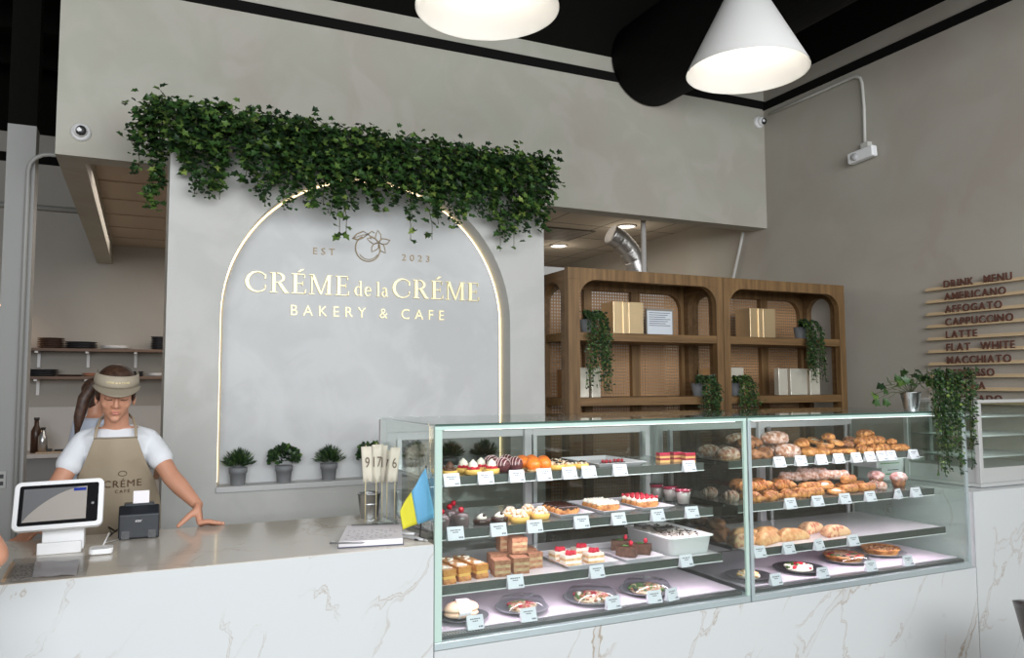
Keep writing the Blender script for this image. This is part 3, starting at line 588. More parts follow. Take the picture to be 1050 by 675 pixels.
# third shelf left
rowxy(k_hon, [(xs(451, 3.06), 3.07, 0), (xs(467, 3.07), 3.09, 0), (xs(484, 3.08), 3.10, 0)], Z3, bl, rz=.10, jit=.03, s=1.4)
rowxy(k_hcake, [(xs(513, 3.02), 3.02, 0), (xs(532, 3.03), 3.03, 0), (xs(545, 3.09), 3.09, 0)], Z3, 'in front row '+bl, jit=.2, s=1.12); rowxy(k_hcake, [(xs(509, 3.13), 3.13, 0), (xs(526, 3.13), 3.13, 0), (xs(539, 3.18), 3.18, 0)], Z3, 'in back row '+bl, jit=.2, s=1.12)
rowxy(k_hcake, [(xs(518, 3.17), 3.17, .067), (xs(530, 3.10), 3.10, .067)], Z3, 'on the stack, left case third shelf', jit=.2, s=1.12)
tray('serving_tray', 'white tray of raspberry mille-feuilles on the third shelf', xs(589, 3.12), 3.12, Z3, .25, .32, 0)
rowxy(k_nap, [(xs(584, 3.035), 3.035, .004), (xs(608, 3.035), 3.04, .004)], Z3, 'in the front row on their tray', jit=.08); rowxy(k_nap, [(xs(574, 3.12), 3.13, .004), (xs(596, 3.14), 3.15, .004)], Z3, 'in the back row on their tray', jit=.08)
tray('serving_tray', 'white tray of chocolate cake bars on the third shelf', xs(638, 3.14), 3.14, Z3, .2, .36, 0)
rowxy(k_clog, [(xs(640, 3.08), 3.07, .004), (xs(655, 3.10), 3.09, .004)], Z3, 'in the front row on the white tray', rz=.9, jit=.1); rowxy(k_clog, [(xs(636, 3.2), 3.20, .004)], Z3, 'at the back of the white tray', rz=.9)
# baking dish of trifle with spatula
bx_, by_ = xs(687, 3.14), 3.17
bd = thing('baking_dish', 'deep white rectangular baking dish on the third shelf', 'dish', (bx_, by_, Z3))
def dish_pts(w_, d_, z): 
    out = []
    for sx_, sy_, a0 in ((1, 1, 0), (-1, 1, 90), (-1, -1, 180), (1, -1, 270)):
        for k in range(5): a = math.radians(a0+k*22.5); out.append((bx_+sx_*(w_/2-.03)+.03*math.cos(a), by_+sy_*(d_/2-.03)+.03*math.sin(a), z))
    return out
db = MB(); vs = []; 
for w_, d_, z in ((.20, .34, Z3), (.22, .36, Z3+.002), (.24, .38, Z3+.075), (.26, .40, Z3+.078), (.26, .40, Z3+.083), (.235, .375, Z3+.083), (.215, .355, Z3+.06)): vs += dish_pts(w_, d_, z)
fs = []
for j in range(6):
    for k in range(20): fs.append((j*20+k, j*20+(k+1) % 20, (j+1)*20+(k+1) % 20, (j+1)*20+k))
fs.append(tuple(reversed(range(20)))); fs.append(tuple(120+k for k in range(20))); db.add(vs, fs); db.build('dish_body', white, bd)
tr = MB(); tr.smooth = True
n = 16
vs = [(bx_-.10+.2*i/n, by_-.165+.33*j/n, Z3+.068+.012*math.sin(i*1.7)*math.cos(j*1.3)+.006*random.random()) for j in range(n+1) for i in range(n+1)]
tr.add(vs, [(j*(n+1)+i, j*(n+1)+i+1, (j+1)*(n+1)+i+1, (j+1)*(n+1)+i) for j in range(n) for i in range(n)])
tag(tr.build('trifle', M('trifle', (.82, .76, .68), .5)), 'cream trifle sprinkled with chocolate curls filling the white baking dish', 'dessert')
tc_ = MB()
for i in range(85):
    x, y = bx_+random.uniform(-.085, .085), by_+random.uniform(-.15, .15); a = random.uniform(0, PI)
    tc_.tube([(x-.006*math.cos(a), y-.006*math.sin(a), Z3+.083), (x+.006*math.cos(a), y+.006*math.sin(a), Z3+.085)], .0025, 5)
o_ = tc_.build('chocolate_sprinkles', choc); tag(o_, 'dark chocolate curls scattered over the cream trifle', 'sprinkles', kind='stuff')
sp = thing('serving_spatula', 'black slotted serving spatula lying across the baking dish', 'spatula', (bx_, by_, Z3+.09))
MB().tube([(bx_-.17, by_+.03, Z3+.112), (bx_-.06, by_+.0, Z3+.100)], .006, 8).build('handle', blackm, sp)
MB().ell((bx_-.02, by_-.012, Z3+.096), (.045, .03, .006), 14).build('blade', blackm, sp)
# bottom deck plates
def plate(x, y, r, label, m_, lid=False, lidl=''):
    t_ = MB().lathe([(r*.55, 0), (r*.62, .003), (r*.95, .014), (r, .018), (r*.96, .018), (r*.6, .006), (0, .006)], (x, y, DECK), 32, cap=False)
    if not lid: t_.origin = (x, y, DECK); return tag(t_.build('round_plate', m_), label, 'plate', 'round plates on the deck of the cases')
    c = thing('lidded_plate', label+' with clear lid', 'plate', (x, y, DECK), 'round plates on the deck of the cases'); t_.build('plate', m_, c)
    MB().lathe([(r*.93, .019), (r*.9, .03), (r*.78, .050), (r*.72, .053), (0, .054)], (x, y, DECK), 28, cap=False).build('clear_lid', plastic, c)
def dx(px, y): p = ony(px, 600, y); return p.x
GP = M('plate_grey', (.20, .20, .22), .4)
pX = [(473, 3.06), (535, 3.05), (606, 3.05), (664, 3.05)]
plate(dx(*pX[0]), 3.04, .105, 'dark round plate under the paper wrapped sandwich', M('plate_slate', (.10, .11, .12), .4))
plate(dx(*pX[1]), 3.05, .115, 'grey round plate of salad behind the second deck price card', GP, True, 'clear lid over the small herb salad on the left deck')
plate(dx(*pX[2]), 3.05, .125, 'grey round plate of rice salad in the middle of the left deck', GP, True, 'clear lid over the rice salad in the middle of the left deck')
plate(dx(*pX[3]), 3.06, .125, 'clear round plate of green salad at the right of the left deck', GP, True, 'clear lid over the green salad at the right of the left deck')
sx_ = dx(473, 3.04)
sw = thing('wrapped_sandwich', 'pale bread sandwich wrapped in a white paper band', 'sandwich', (sx_, 3.04, DECK+.008))
MB().ell((sx_, 3.04, DECK+.045), (.075, .045, .032), 20, fn=lambda v: Vector((v.x, v.y, max(v.z, -.2)))).build('top_bread', M('bread', (.78, .55, .38), .8), sw)
MB().ell((sx_, 3.04, DECK+.026), (.074, .046, .018), 18).build('bottom_bread', M('bread'), sw)
MB().lathe([(.050, -.026), (.050, .026)], M_=Matrix.Translation((sx_, 3.04, DECK+.043)) @ Matrix.Rotation(PI/2, 4, 'Y'), n=24, cap=False, sx=.78).build('paper_band', M('paper_w', (.82, .78, .80), .6), sw)
def salad(x, y, R, seed, label, cols, n=46, h=.02):
    b = MB(); r_ = random.Random(seed)
    b.mat(cols[0]).ell((x, y, DECK+.012), (R*.9, R*.9, h*.8), 18)
    for i in range(n):
        a = r_.uniform(0, 2*PI); d = R*math.sqrt(r_.random())*.9; s_ = r_.uniform(.005, .011)
        b.mat(r_.choice(cols)).ell((x+d*math.cos(a), y+d*math.sin(a), DECK+.014+h*(1-d/R)+.004), (s_*1.3, s_, s_*.8), 6)
    b.origin = (x, y, DECK+.006); return tag(b.build('salad', None), label, 'salad', 'salads on the plates')
salad(dx(*pX[1]), 3.05, .065, 1, 'herb topped tomato salad on the second plate of the left deck', [rice, berry, greenl, cakeb])
salad(dx(*pX[2]), 3.05, .085, 2, 'rice salad with herbs and pink onion in the middle of the left deck', [rice, berry, greenl, cakeb, cream], 80)
salad(dx(*pX[3]), 3.06, .085, 3, 'green leaf salad at the right of the left deck', [rice, greenl, greenl, blackm, cakeb], 80)
qX = [(768, 3.06), (820, 3.07), (866, 3.13), (904, 3.16)]
plate(dx(*qX[0]), 3.06, .115, 'black round plate of fruit cake beside the case divider', plate_d)
plate(dx(*qX[1]), 3.07, .13, 'black oval-looking plate with strawberries', plate_d)
plate(dx(*qX[2]), 3.12, .13, 'grey round plate under the open quiche', GP, True, 'clear lid over the open quiche on the right deck')
plate(dx(*qX[3]), 3.16, .135, 'grey round plate under the nut pie', GP)
salad(dx(*qX[0]), 3.06, .06, 5, 'fruit and cream dessert on the black plate beside the case divider', [cream, rasp, crustp, yel], 40)
b = salad(dx(*qX[1]), 3.07, .075, 6, 'strawberries and cream with mint on a black plate', [cream, rasp, rasp, cream, greenl], 46)
for i, ((px, yy), nm, lb) in enumerate((((866, 3.12), 'quiche', 'round quiche with tomato and leaves under a clear lid'), ((904, 3.16), 'nut_pie', 'round golden nut pie on the rightmost deck plate'))):
    x = dx(px, yy); t_ = thing(nm, lb, 'pie', (x, yy, DECK+.007))
    MB().lathe([(.085, 0), (.098, .024), (.104, .030), (.100, .034), (.092, .027), (.088, .022)], (x, yy, DECK+.007), 36, cap=False).build('pie_crust', crust, t_)
    MB().lathe([(.0, .0), (.088, .0), (.090, .024), (.06, .027), (.0, .028)], (x, yy, DECK+.007), 30, cap=False).build('filling', crustp if i else M('quiche_fill', (.72, .42, .24), .6, col2=(.85, .62, .45), cs=60), t_)
    tp = MB(); r_ = random.Random(i)
    for k in range(50 if i else 14):
        a = r_.uniform(0, 6.28); d = .08*math.sqrt(r_.random()); tp.mat(crustd if i else r_.choice([greenl, rasp, blackm])).ell((x+d*math.cos(a), yy+d*math.sin(a), DECK+.036), (.006, .005, .004) if i else (.015, .012, .005), 7)
    tp.build('nuts' if i else 'tomato_and_herbs', None, t_)
# ---- right case piles (x, y, lift)
rt = 'on right case top shelf'
rowxy(k_loaf, [(2.68, 3.16, 0), (2.70, 3.33, .0), (2.84, 3.25, .062)], Z1, 'at left end, right case top shelf', jit=.3, s=.95)
rowxy(k_chb, [(2.80, 3.12, 0), (2.90, 3.14, 0), (2.83, 3.36, 0), (2.93, 3.33, .0)], Z1, 'near left, right case top shelf'); rowxy(k_chb, [(2.80, 3.17, .05), (2.90, 3.22, .05)], Z1, 'upper layer, right case top shelf')
rowxy(k_loaf, [(3.05, 3.13, 0), (3.06, 3.27, 0), (3.03, 3.20, .065)], Z1, 'in middle, right case top shelf', jit=.25)
rowxy(k_bun, [(3.19, 3.12, 0), (3.28, 3.12, 0), (3.18, 3.23, 0), (3.29, 3.24, 0)], Z1, 'lower layer '+rt); rowxy(k_bun, [(3.20, 3.18, .042), (3.17, 3.33, .03)], Z1, 'upper layer '+rt)
rowxy(k_dan, [(3.38, 3.12, 0), (3.47, 3.12, 0), (3.37, 3.24, 0), (3.48, 3.24, 0)], Z1, 'lower layer '+rt); rowxy(k_dan, [(3.36, 3.17, .03), (3.44, 3.18, .045), (3.42, 3.30, .045)], Z1, 'upper layer '+rt, tilt=.3)
rowxy(k_bun, [(3.36, 3.33, .04), (3.44, 3.22, .07)], Z1, 'on danish pile, right case top shelf', s=.85)
rowxy(k_cro, [(3.57, 3.11, 0), (3.66, 3.11, 0), (3.75, 3.12, 0), (3.57, 3.22, 0), (3.67, 3.22, 0), (3.77, 3.22, 0)], Z1, 'lower layer '+rt); rowxy(k_cro, [(3.60, 3.15, .04), (3.69, 3.17, .042), (3.76, 3.17, .04)], Z1, 'middle layer '+rt, tilt=.2); rowxy(k_cro, [(3.66, 3.19, .078), (3.71, 3.2, .08)], Z1, 'on croissant pile, right case top shelf', tilt=.2, s=.9)
rowxy(k_chb, [(3.62, 3.24, .045), (3.53, 3.17, .03)], Z1, 'among the croissants '+rt, s=.7)
rowxy(k_bun, [(3.84, 3.12, 0), (3.91, 3.13, 0), (3.86, 3.22, 0)], Z1, 'at the right end '+rt, s=.85); rowxy(k_bun, [(3.85, 3.15, .035)], Z1, 'atop right end, right case top shelf', s=.75)
rm = 'on right case second shelf'
rowxy(k_crod, [(2.66, 3.12, 0), (2.66, 3.28, 0)], Z2, 'by divider, right case second shelf', s=.9)
rowxy(k_cro, [(2.77, 3.07, 0), (2.87, 3.07, 0), (2.78, 3.19, 0), (2.90, 3.19, 0)], Z2, 'lower layer left '+rm, s=1.1); rowxy(k_cro, [(2.77, 3.13, .045), (2.87, 3.13, .045), (2.80, 3.24, .045)], Z2, 'upper layer left '+rm, s=1.1, tilt=.2)
rowxy(k_cro, [(2.98, 3.07, 0), (3.08, 3.08, 0), (3.01, 3.20, 0)], Z2, 'lower layer middle '+rm, s=1.1); rowxy(k_cro, [(3.02, 3.13, .04)], Z2, 'upper layer middle '+rm, s=1.1)
rowxy(k_bun, [(3.09, 3.24, .0), (3.02, 3.32, .035), (3.15, 3.30, .03)], Z2, 'behind the croissants '+rm)
rowxy(k_tw, [(3.16, 3.07, 0), (3.20, 3.13, .02)], Z2, rm, jit=.2)
rowxy(k_dan, [(3.33, 3.08, 0), (3.28, 3.20, 0), (3.30, 3.13, .03), (3.41, 3.22, 0)], Z2, rm, tilt=.2, s=1.05)
rowxy(k_long, [(3.22, 3.26, .055), (3.32, 3.21, .06), (3.40, 3.16, .065), (3.36, 3.27, .07)], Z2, 'atop pile, right case second shelf', rz=-.35, jit=.12)
rowxy(k_rec, [(3.44, 3.09, 0), (3.57, 3.09, 0), (3.49, 3.17, .0), (3.60, 3.18, 0)], Z2, 'right of middle, right case second shelf', rz=.2, jit=.15)
rowxy(k_rec, [(3.47, 3.12, .045)], Z2, 'atop its row, right case second shelf', rz=.2)
rowxy(k_crod, [(3.69, 3.09, 0), (3.72, 3.17, 0)], Z2, 'before the muffins '+rm, s=.7)
rowxy(k_muf, [(3.86, 3.12, 0), (3.80, 3.22, 0)], Z2, 'at the right end '+rm, s=1.12)
rb = 'on right case third shelf'
rowxy(k_turn, [(2.80, 3.03, 0), (2.98, 3.05, 0), (2.90, 3.14, 0), (2.78, 3.17, 0)], Z3, rb, jit=.35, s=1.25)
rowxy(k_turnb, [(3.22, 3.15, 0), (3.26, 3.03, 0), (2.66, 3.05, 0)], Z3, rb, jit=.3, s=1.2)
rowxy(k_chb, [(2.62, 3.18, 0), (2.72, 3.28, 0), (2.62, 3.30, 0), (2.66, 3.24, .05), (2.66, 3.37, .05)], Z3, 'by divider, right case third shelf', s=1.0)
MB_t = tray('serving_tray', 'pale flat sheet tray under the turnovers on the right case third shelf', 3.0, 3.2, Z3-.0005, .1, .1)
bpy.data.objects.remove(MB_t)
# ================================================================ SHELVING UNITS
def arch_frame(b, M_, w_, h_, pw, rail, r, d):        # two posts, a top rail, rounded inner corners, in a local plane
    pl, pr = pw if isinstance(pw, tuple) else (pw, pw)
    b.prism([(0, 0), (pl, 0), (pl, h_-rail), (0, h_-rail)], M_, d); b.prism([(w_-pr, 0), (w_, 0), (w_, h_-rail), (w_-pr, h_-rail)], M_, d)
    b.prism([(0, h_-rail), (w_, h_-rail), (w_, h_), (0, h_)], M_, d)
    for s, x in ((1, pl), (-1, w_-pr)):
        c = [(x, h_-rail)]+[(x+s*(r-r*math.cos(a)), h_-rail-r+r*math.sin(a)) for a in [PI/2*k/8 for k in range(9)]][::-1]
        if s < 0: c = c[::-1]
        b.prism(c, M_, d)
def shelf_unit(x0, x1, label, pl, pr):
    Y0, Y1, H = 4.39, 4.82, 2.31
    u = thing('shelving_unit', label, 'shelf', ((x0+x1)/2, 4.6, 0), 'arched wooden shelving units')
    f = MB(); arch_frame(f, planeY(Y0+.05, x0), x1-x0, H, (pl, pr), .075, .13, .05); f.build('front_frame', wdz, u, .004)
    bk = MB(); arch_frame(bk, planeY(Y1, x0), x1-x0, H-.02, .07, .07, .12, .04)
    xm = x0+(x1-x0)*.62; bk.box((xm-.035, Y1-.041, 0), (xm+.035, Y1-.001, H-.09)); xm2 = x0+(x1-x0)*.30; bk.box((xm2-.03, Y1-.041, 0), (xm2+.03, Y1-.001, H-.09)); bk.build('back_frame', wdz, u, .003)
    for x in (x0, x1-.045):
        s = MB(); Mx = Matrix(((0, 0, 1, x), (1, 0, 0, Y0+.052), (0, 1, 0, 0), (0, 0, 0, 1))); arch_frame(s, Mx, Y1-Y0-.094, H-.012, .05, .07, .11, .045); s.build('side_frame', wdy, u, .003)
    for z in (1.89, 1.465, 1.04, .615, .19):
        MB().box((x0+.012, Y0+.006, z-.055), (x1-.012, Y1-.045, z)).build('shelf_board', wd, u, .003)
    MB().box((x0+.02, Y1+.001, .05), (x1-.02, Y1+.004, H-.03)).build('cane_panel', canem, u)
    MB().box((x0+.01, Y0+.055, H-.03), (x1-.01, Y1-.045, H-.012)).build('top_board', wd, u)
    return u
shelf_unit(2.455, 3.712, 'left arched brown wooden shelving unit with cane back', .085, .058)
shelf_unit(3.716, 4.905, 'right arched brown wooden shelving unit beside the right wall', .058, .06)
def gbox(px0, px1, py0, y, z, dep, label, m_, name='gift_box', cat='box', group='gold boxes on the shelves', ribs=True):
    a, b_ = ony(px0, 400, y), ony(px1, 400, y); h = ony(px0, py0, y).z-z
    t = MB().mat(m_).box((a.x, y, z), (b_.x, y+dep, z+h))
    if ribs:
        w_ = b_.x-a.x
        t.box((a.x+w_*.30, y-.006, z+.002), (a.x+w_*.42, y, z+h-.002)).box((a.x+w_*.5, y-.004, z+.002), (a.x+w_*.55, y, z+h-.002))
    t.origin = ((a.x+b_.x)/2, y+dep/2, z); return tag(t.build(name, None, None, .002), label, cat, group)
gbox(630, 661, 309, 4.50, 1.891, .16, 'large gold box on the upper shelf of the left unit', kraftg)
gbox(771, 797, 316, 4.50, 1.891, .16, 'large gold box on the upper shelf of the right unit', kraftg)
gbox(595, 604, 377, 4.46, 1.466, .05, 'tall pale gold foil box behind the left hanging plant', champ, ribs=False)
gbox(607, 616, 377, 4.46, 1.466, .05, 'tall pale gold foil box just right of the left hanging plant', champ, ribs=False)
gbox(580, 590, 379, 4.62, 1.466, .12, 'dark copper box in the lower left corner of the left unit', M('copper_box', (.35, .17, .07), .5), ribs=False)
gbox(729, 744, 378, 4.56, 1.466, .14, 'gold box behind the centre posts on the lower shelf', kraftg, ribs=False)
gbox(749, 763, 377, 4.56, 1.466, .14, 'pale gold box left end of the right unit lower shelf', champ, ribs=False)
gbox(799, 808, 378, 4.46, 1.466, .05, 'narrow pale foil box, leftmost of three under the right hanging plant', champ, ribs=False)
gbox(811, 828, 378, 4.46, 1.466, .05, 'wide pale foil box, middle of three under the right hanging plant', champ, ribs=False)
gbox(831, 841, 378, 4.46, 1.466, .05, 'narrow pale foil box, rightmost of three under the right hanging plant', champ, ribs=False)
pa, pb = ony(663, 340, 4.60), ony(689, 319, 4.60)
nf = thing('framed_notice', 'grey framed printed white notice on the upper shelf', 'picture frame', (pa.x, 4.6, 1.891))
nh = pb.z-1.89
MB().box((pa.x, 4.60, 1.891), (pb.x+.008, 4.615, 1.891+nh+.01)).build('frame', M('frame_grey', (.22, .20, .17), .5), nf)
MB().box((pa.x+.006, 4.597, 1.897), (pb.x-.002, 4.5995, 1.885+nh)).build('notice_paper', M('paper_blue', (.62, .66, .70), .6), nf)
pr_ = MB()
for i in range(7): pr_.box((pa.x+.02, 4.5955, 1.887+nh-.018-.015*i), (pb.x-.02-.02*(i % 3), 4.5968, 1.887+nh-.014-.015*i))
pr_.build('print', M('ink'), nf)
# ================================================================ FOLIAGE
def leaf(b, p, d, up, L, W, kind=0):
    d = d.normalized(); s = d.cross(up)
    s = s.normalized() if s.length > 1e-4 else d.orthogonal().normalized(); n = s.cross(d)
    if kind == 0: out = [(0, 0), (.25, .42), (.6, .45), (1, 0)]
    elif kind == 1: out = [(0, 0), (-.08, .55), (.30, .38), (.48, .62), (.62, .28), (1, 0)]       # lobed ivy
    else: out = [(0, 0), (.5, .4), (1, 0)]
    vs = [p+d*(a*L)+n*(-.10*L*(a-.5)**2) for a, c in out]; base = len(out)
    mid = [p+d*(a*L)-n*(.06*L) for a, c in out]
    L1 = [p+d*(a*L)+s*(c*W)+n*.05*L for a, c in out]; R1 = [p+d*(a*L)-s*(c*W)+n*.05*L for a, c in out]
    vs = mid+L1[1:-1]+R1[1:-1]; k = len(out); fs = []
    Li = [0]+[k+i for i in range(k-2)]+[k-1]; Ri = [0]+[k+k-2+i for i in range(k-2)]+[k-1]
    for i in range(k-1):
        for S in (Li, Ri):
            q = [i, i+1, S[i+1], S[i]]; q = [v for j, v in enumerate(q) if v not in q[:j]]
            if len(q) >= 3: fs.append(tuple(q) if S is Li else tuple(reversed(q)))
    b.add(vs, fs, True)
def strand(pts, nleaf, L, kind, seed, mats, wts, spread=.05):
    r = random.Random(seed); b = MB(); pts = [Vector(p) for p in pts]
    b.mat(stemm).tube(pts, .002, 4)
    segs = [(pts[i+1]-pts[i]).length for i in range(len(pts)-1)]; tot = sum(segs)
    for i in range(nleaf):
        t = (i+r.random())/nleaf*tot; j = 0
        while j < len(segs)-1 and t > segs[j]: t -= segs[j]; j += 1
        p = pts[j].lerp(pts[j+1], min(1, t/segs[j])); a = r.uniform(-PI, PI)
        d = Vector((math.cos(a), -abs(math.sin(a))*.9, r.uniform(-1.1, .25))).normalized()
        q = p+Vector((r.gauss(0, spread), r.gauss(0, spread)-spread*.4, r.gauss(0, spread*.5)))
        b.mat(r.choices(mats, wts)[0]); leaf(b, q, d, Vector((r.uniform(-.4, .4), -1, r.uniform(.2, 1))), L*r.uniform(.7, 1.25), L*.8*r.uniform(.8, 1.1), kind)
    return b
EXTRA = 0
iv = thing('ivy_garland', 'long green ivy garland draped over the top of the arched feature wall', 'plant', (1.25, 4.5, 3.04))
ends = [(140, 178), (148, 150), (158, 214), (166, 190), (178, 150), (188, 176), (200, 192), (210, 196), (222, 196), (232, 172), (240, 132), (252, 165), (262, 198), (272, 206), (284, 190), (296, 215), (305, 196), (318, 212), (330, 200), (340, 222), (350, 208), (362, 215), (372, 195), (384, 216), (394, 200), (404, 212), (414, 196), (424, 225), (436, 205), (446, 222), (455, 198), (466, 232), (476, 222), (488, 210), (496, 222), (506, 226), (514, 240), (524, 238), (532, 225), (540, 240), (548, 216), (555, 236), (561, 222)]
def topy(px): return 86+(px-150)*.155 if px > 150 else 100
si = 0
for px, ey in ends:
    si += 1; r = random.Random(si)
    left = px < 172
    yy = 4.72+.02*si if left else r.uniform(4.44, 4.54)
    a = ony(px, topy(px)+14, yy); b_ = ony(px, ey, yy)
    n = 9; pts = [(a.x+(b_.x-a.x)*k/n+.015*math.sin(k+si), yy+.012*math.sin(k*1.7+si)-(.04 if k == 0 else 0), a.z+(b_.z-a.z)*k/n) for k in range(n+1)]
    ln = a.z-b_.z; dark = (si % 3 != 0)
    strand(pts, int(290*ln), .030 if dark else .042, 0 if dark else 1, si, greens, [5, 3, .5, .05] if dark else [1.5, 4, 2.2, .25], .019).build('ivy_strand', None, iv)
# fuller crest hanging a short way
for i in range(24):
    px = 152+i*17.6; r = random.Random(900+i); yy = r.uniform(4.36, 4.5) if px > 182 else 4.72
    a = ony(px, topy(px)+15+r.uniform(-6, 4), yy); dz = r.uniform(.20, .34)*(0.62 if 232 < px < 246 else 1)
    pts = [(a.x+.02*math.sin(k+i), yy-.02*math.sin(k*.9), a.z-dz*k/5) for k in range(6)]
    strand(pts, 110, .042, 1, 500+i, greens, [2.4, 4, 2.0, .08], .05).build('ivy_strand', None, iv)
for i in range(26):
    px = 186+i*14.6; r = random.Random(1300+i); base = sorted(ends, key=lambda e: abs(e[0]-px))[0][1]; ey = base+r.uniform(-16, 12); yy = r.uniform(4.48, 4.56)
    if 228 < px < 250: continue
    a, b_ = ony(px, topy(px)+40, yy), ony(px+r.uniform(-4, 4), ey, yy); pts = [a.lerp(b_, k/6)+Vector((.008*math.sin(k*1.4+i), 0, 0)) for k in range(7)]
    strand(pts, int(120*(a.z-b_.z)), .024, 0, 1400+i, greens, [6, 3, .3, 0], .012).build('ivy_strand', None, iv)
for px, y0, ey in ((345, 205, 246), (352, 205, 240), (418, 215, 246), (440, 215, 246), (222, 160, 205), (510, 215, 258), (524, 215, 256)):
    a, b_ = ony(px, y0, 4.5), ony(px+3, ey, 4.5)
    strand([a, a.lerp(b_, .5)+Vector((.01, 0, 0)), b_], 6, .05, 1, px, greens, [.5, 3, 3, 1], .015).build('ivy_strand', None, iv)
MB().tube([(FX0-.02, 4.56, 3.03), (1.2, 4.53, 3.03), (FX1-.03, 4.56, 3.03)], .012, 6).build('vine_stem', stemm, iv)
def hang_plant(x, y, z, label, ln, w_, n, seed, pot=True, L=.020, toward=-.14, potm_=None, dens=60, wts=(5, 3, .6, 0)):
    t = thing('hanging_plant', label, 'potted plant', (x, y, z), 'trailing green plants')
    if pot: MB().lathe([(.04, 0), (.055, .09), (.052, .09), (.045, .075), (0, .075)], (x, y, z), 20, cap=False).build('pot', potm_ or potm, t)
    r = random.Random(seed); zt = z+(.10 if pot else .02)
    for i in range(n):
        dx = r.uniform(-w_, w_); l_ = ln*r.uniform(.55, 1); ox = .04*dx/w_
        pts = [(x+ox*.5, y, zt-.02), (x+ox+dx*.45, y+toward*.45, zt+.045), (x+dx*.85, y+toward*.9, zt-.01), (x+dx, y+toward, zt-.08), (x+dx*1.02+r.uniform(-.02, .02), y+toward*1.02, zt-.08-l_*.5), (x+dx*1.05+r.uniform(-.03, .03), y+toward, zt-.08-l_)]
        strand(pts, int(dens*(ln+.2)), L, 0, seed*50+i, greens, list(wts), .008).build('trailing_stem', None, t)
    return t
hang_plant(2.66, 4.50, 1.891, 'dark green trailing plant hanging from the left upper shelf', .42, .09, 26, 3)
hang_plant(ony(821, 340, 4.5).x, 4.50, 1.891, 'dark green trailing plant hanging from the right upper shelf', .36, .085, 26, 4)
hang_plant(ony(722, 400, 4.44).x, 4.50, 1.466, 'small bushy plant left of the centre posts on the lower shelf', .12, .08, 26, 5)
hang_plant(ony(760, 400, 4.44).x, 4.50, 1.466, 'small grey-green trailing plant right of the centre posts on the lower shelf', .12, .08, 26, 6, wts=(3, 3, 1.5, 0))
# plants on the niche sill
def sill_plant(x, label, seed, bushy):
    t = thing('potted_plant', label, 'potted plant', (x, 4.665, SILL), 'small plants in grey pots on the niche sill')
    MB().lathe([(.038, 0), (.044, .062), (.049, .064), (.050, .095), (.046, .095), (.043, .085), (0, .085)], (x, 4.665, SILL), 26, cap=False).build('pot', potm, t)
    b = MB(); r = random.Random(seed)
    if bushy:
        for i in range(210):
            th = r.uniform(0, 2*PI); ph = math.acos(r.uniform(-.35, 1)); R = .078*r.uniform(.55, 1.08)
            d = Vector((math.sin(ph)*math.cos(th), math.sin(ph)*math.sin(th)*.8, math.cos(ph)*.85)); p = Vector((x, 4.662, SILL+.135))+d*R
            b.mat(r.choices(greens, [5, 3, 1, .1])[0]); leaf(b, p, d+Vector((r.uniform(-.5, .5), r.uniform(-.5, .5), r.uniform(-.3, .6))), Vector((r.random(), -1, 1)), .026, .026, 0)
    else:
        for i in range(420):
            th = r.uniform(0, 2*PI); ph = r.uniform(0, 1.45); d = Vector((math.sin(ph)*math.cos(th), math.sin(ph)*math.sin(th)*.8, math.cos(ph)))
            p = Vector((x, 4.662, SILL+.095))+d*r.uniform(.02, .075); b.mat(r.choices(greens, [4, 4, 1, .1])[0])
            leaf(b, p, d+Vector((r.uniform(-.3, .3), r.uniform(-.3, .3), r.uniform(0, .4))), Vector((r.random(), -1, .3)), .045, .006, 2)
    b.build('foliage', None, t)
nm = ['leftmost', 'second from the left', 'third from the left', 'fourth, behind the number flags', 'fifth, at the case corner', 'sixth, seen through glass case', 'rightmost, through glass case']
for i, px in enumerate((244, 291, 337, 380, 421, 462, 497)):
    sill_plant(ony(px, 490, 4.665).x, 'green plant in grey pot on niche sill, '+nm[i], i+1, i in (1, 3, 4))
# ================================================================ PENDANT LAMPS
shade_o = M('lamp_white', (.72, .71, .68), .5)
def pendant(x, y, label, D=.58, H=.51, z=3.055):
    t = thing('pendant_lamp', label, 'pendant lamp', (x, y, z), 'white cone pendant lamps'); R = D/2
    MB().lathe([(R, 0), (R*.985, .012), (.028, H), (.0, H+.004)], (x, y, z), 64, cap=False).build('lamp_shade', shade_o, t)
    MB().lathe([(R-.002, 0), (R*.982-.004, .012), (.024, H-.02), (.0, H-.018)], (x, y, z), 64, cap=False).build('shade_lining', M('lamp_lining', (.60, .59, .57), .6), t)
    MB().lathe([(.022, H-.02), (.022, H+.06), (.008, H+.08)], (x, y, z), 20).build('lamp_socket', shade_o, t)
    MB().tube([(x, y, z+H+.07), (x, y, 5.1)], .004, 6).build('cord', blackm, t)
    MB().ell((x, y, z+.32), (.045, .045, .055), 18).build('bulb', M('bulb', (1, .92, .8), emit=3), t)
    point('bulb_light', (x, y, z+.24), 9, (1, .95, .86), .05, t)
pendant(2.60, 2.86, 'white cone pendant lamp hanging above the middle of the glass cases')
pendant(1.25, 2.90, 'white cone pendant lamp cut by the top edge, above the left counter', D=.60, z=3.11)
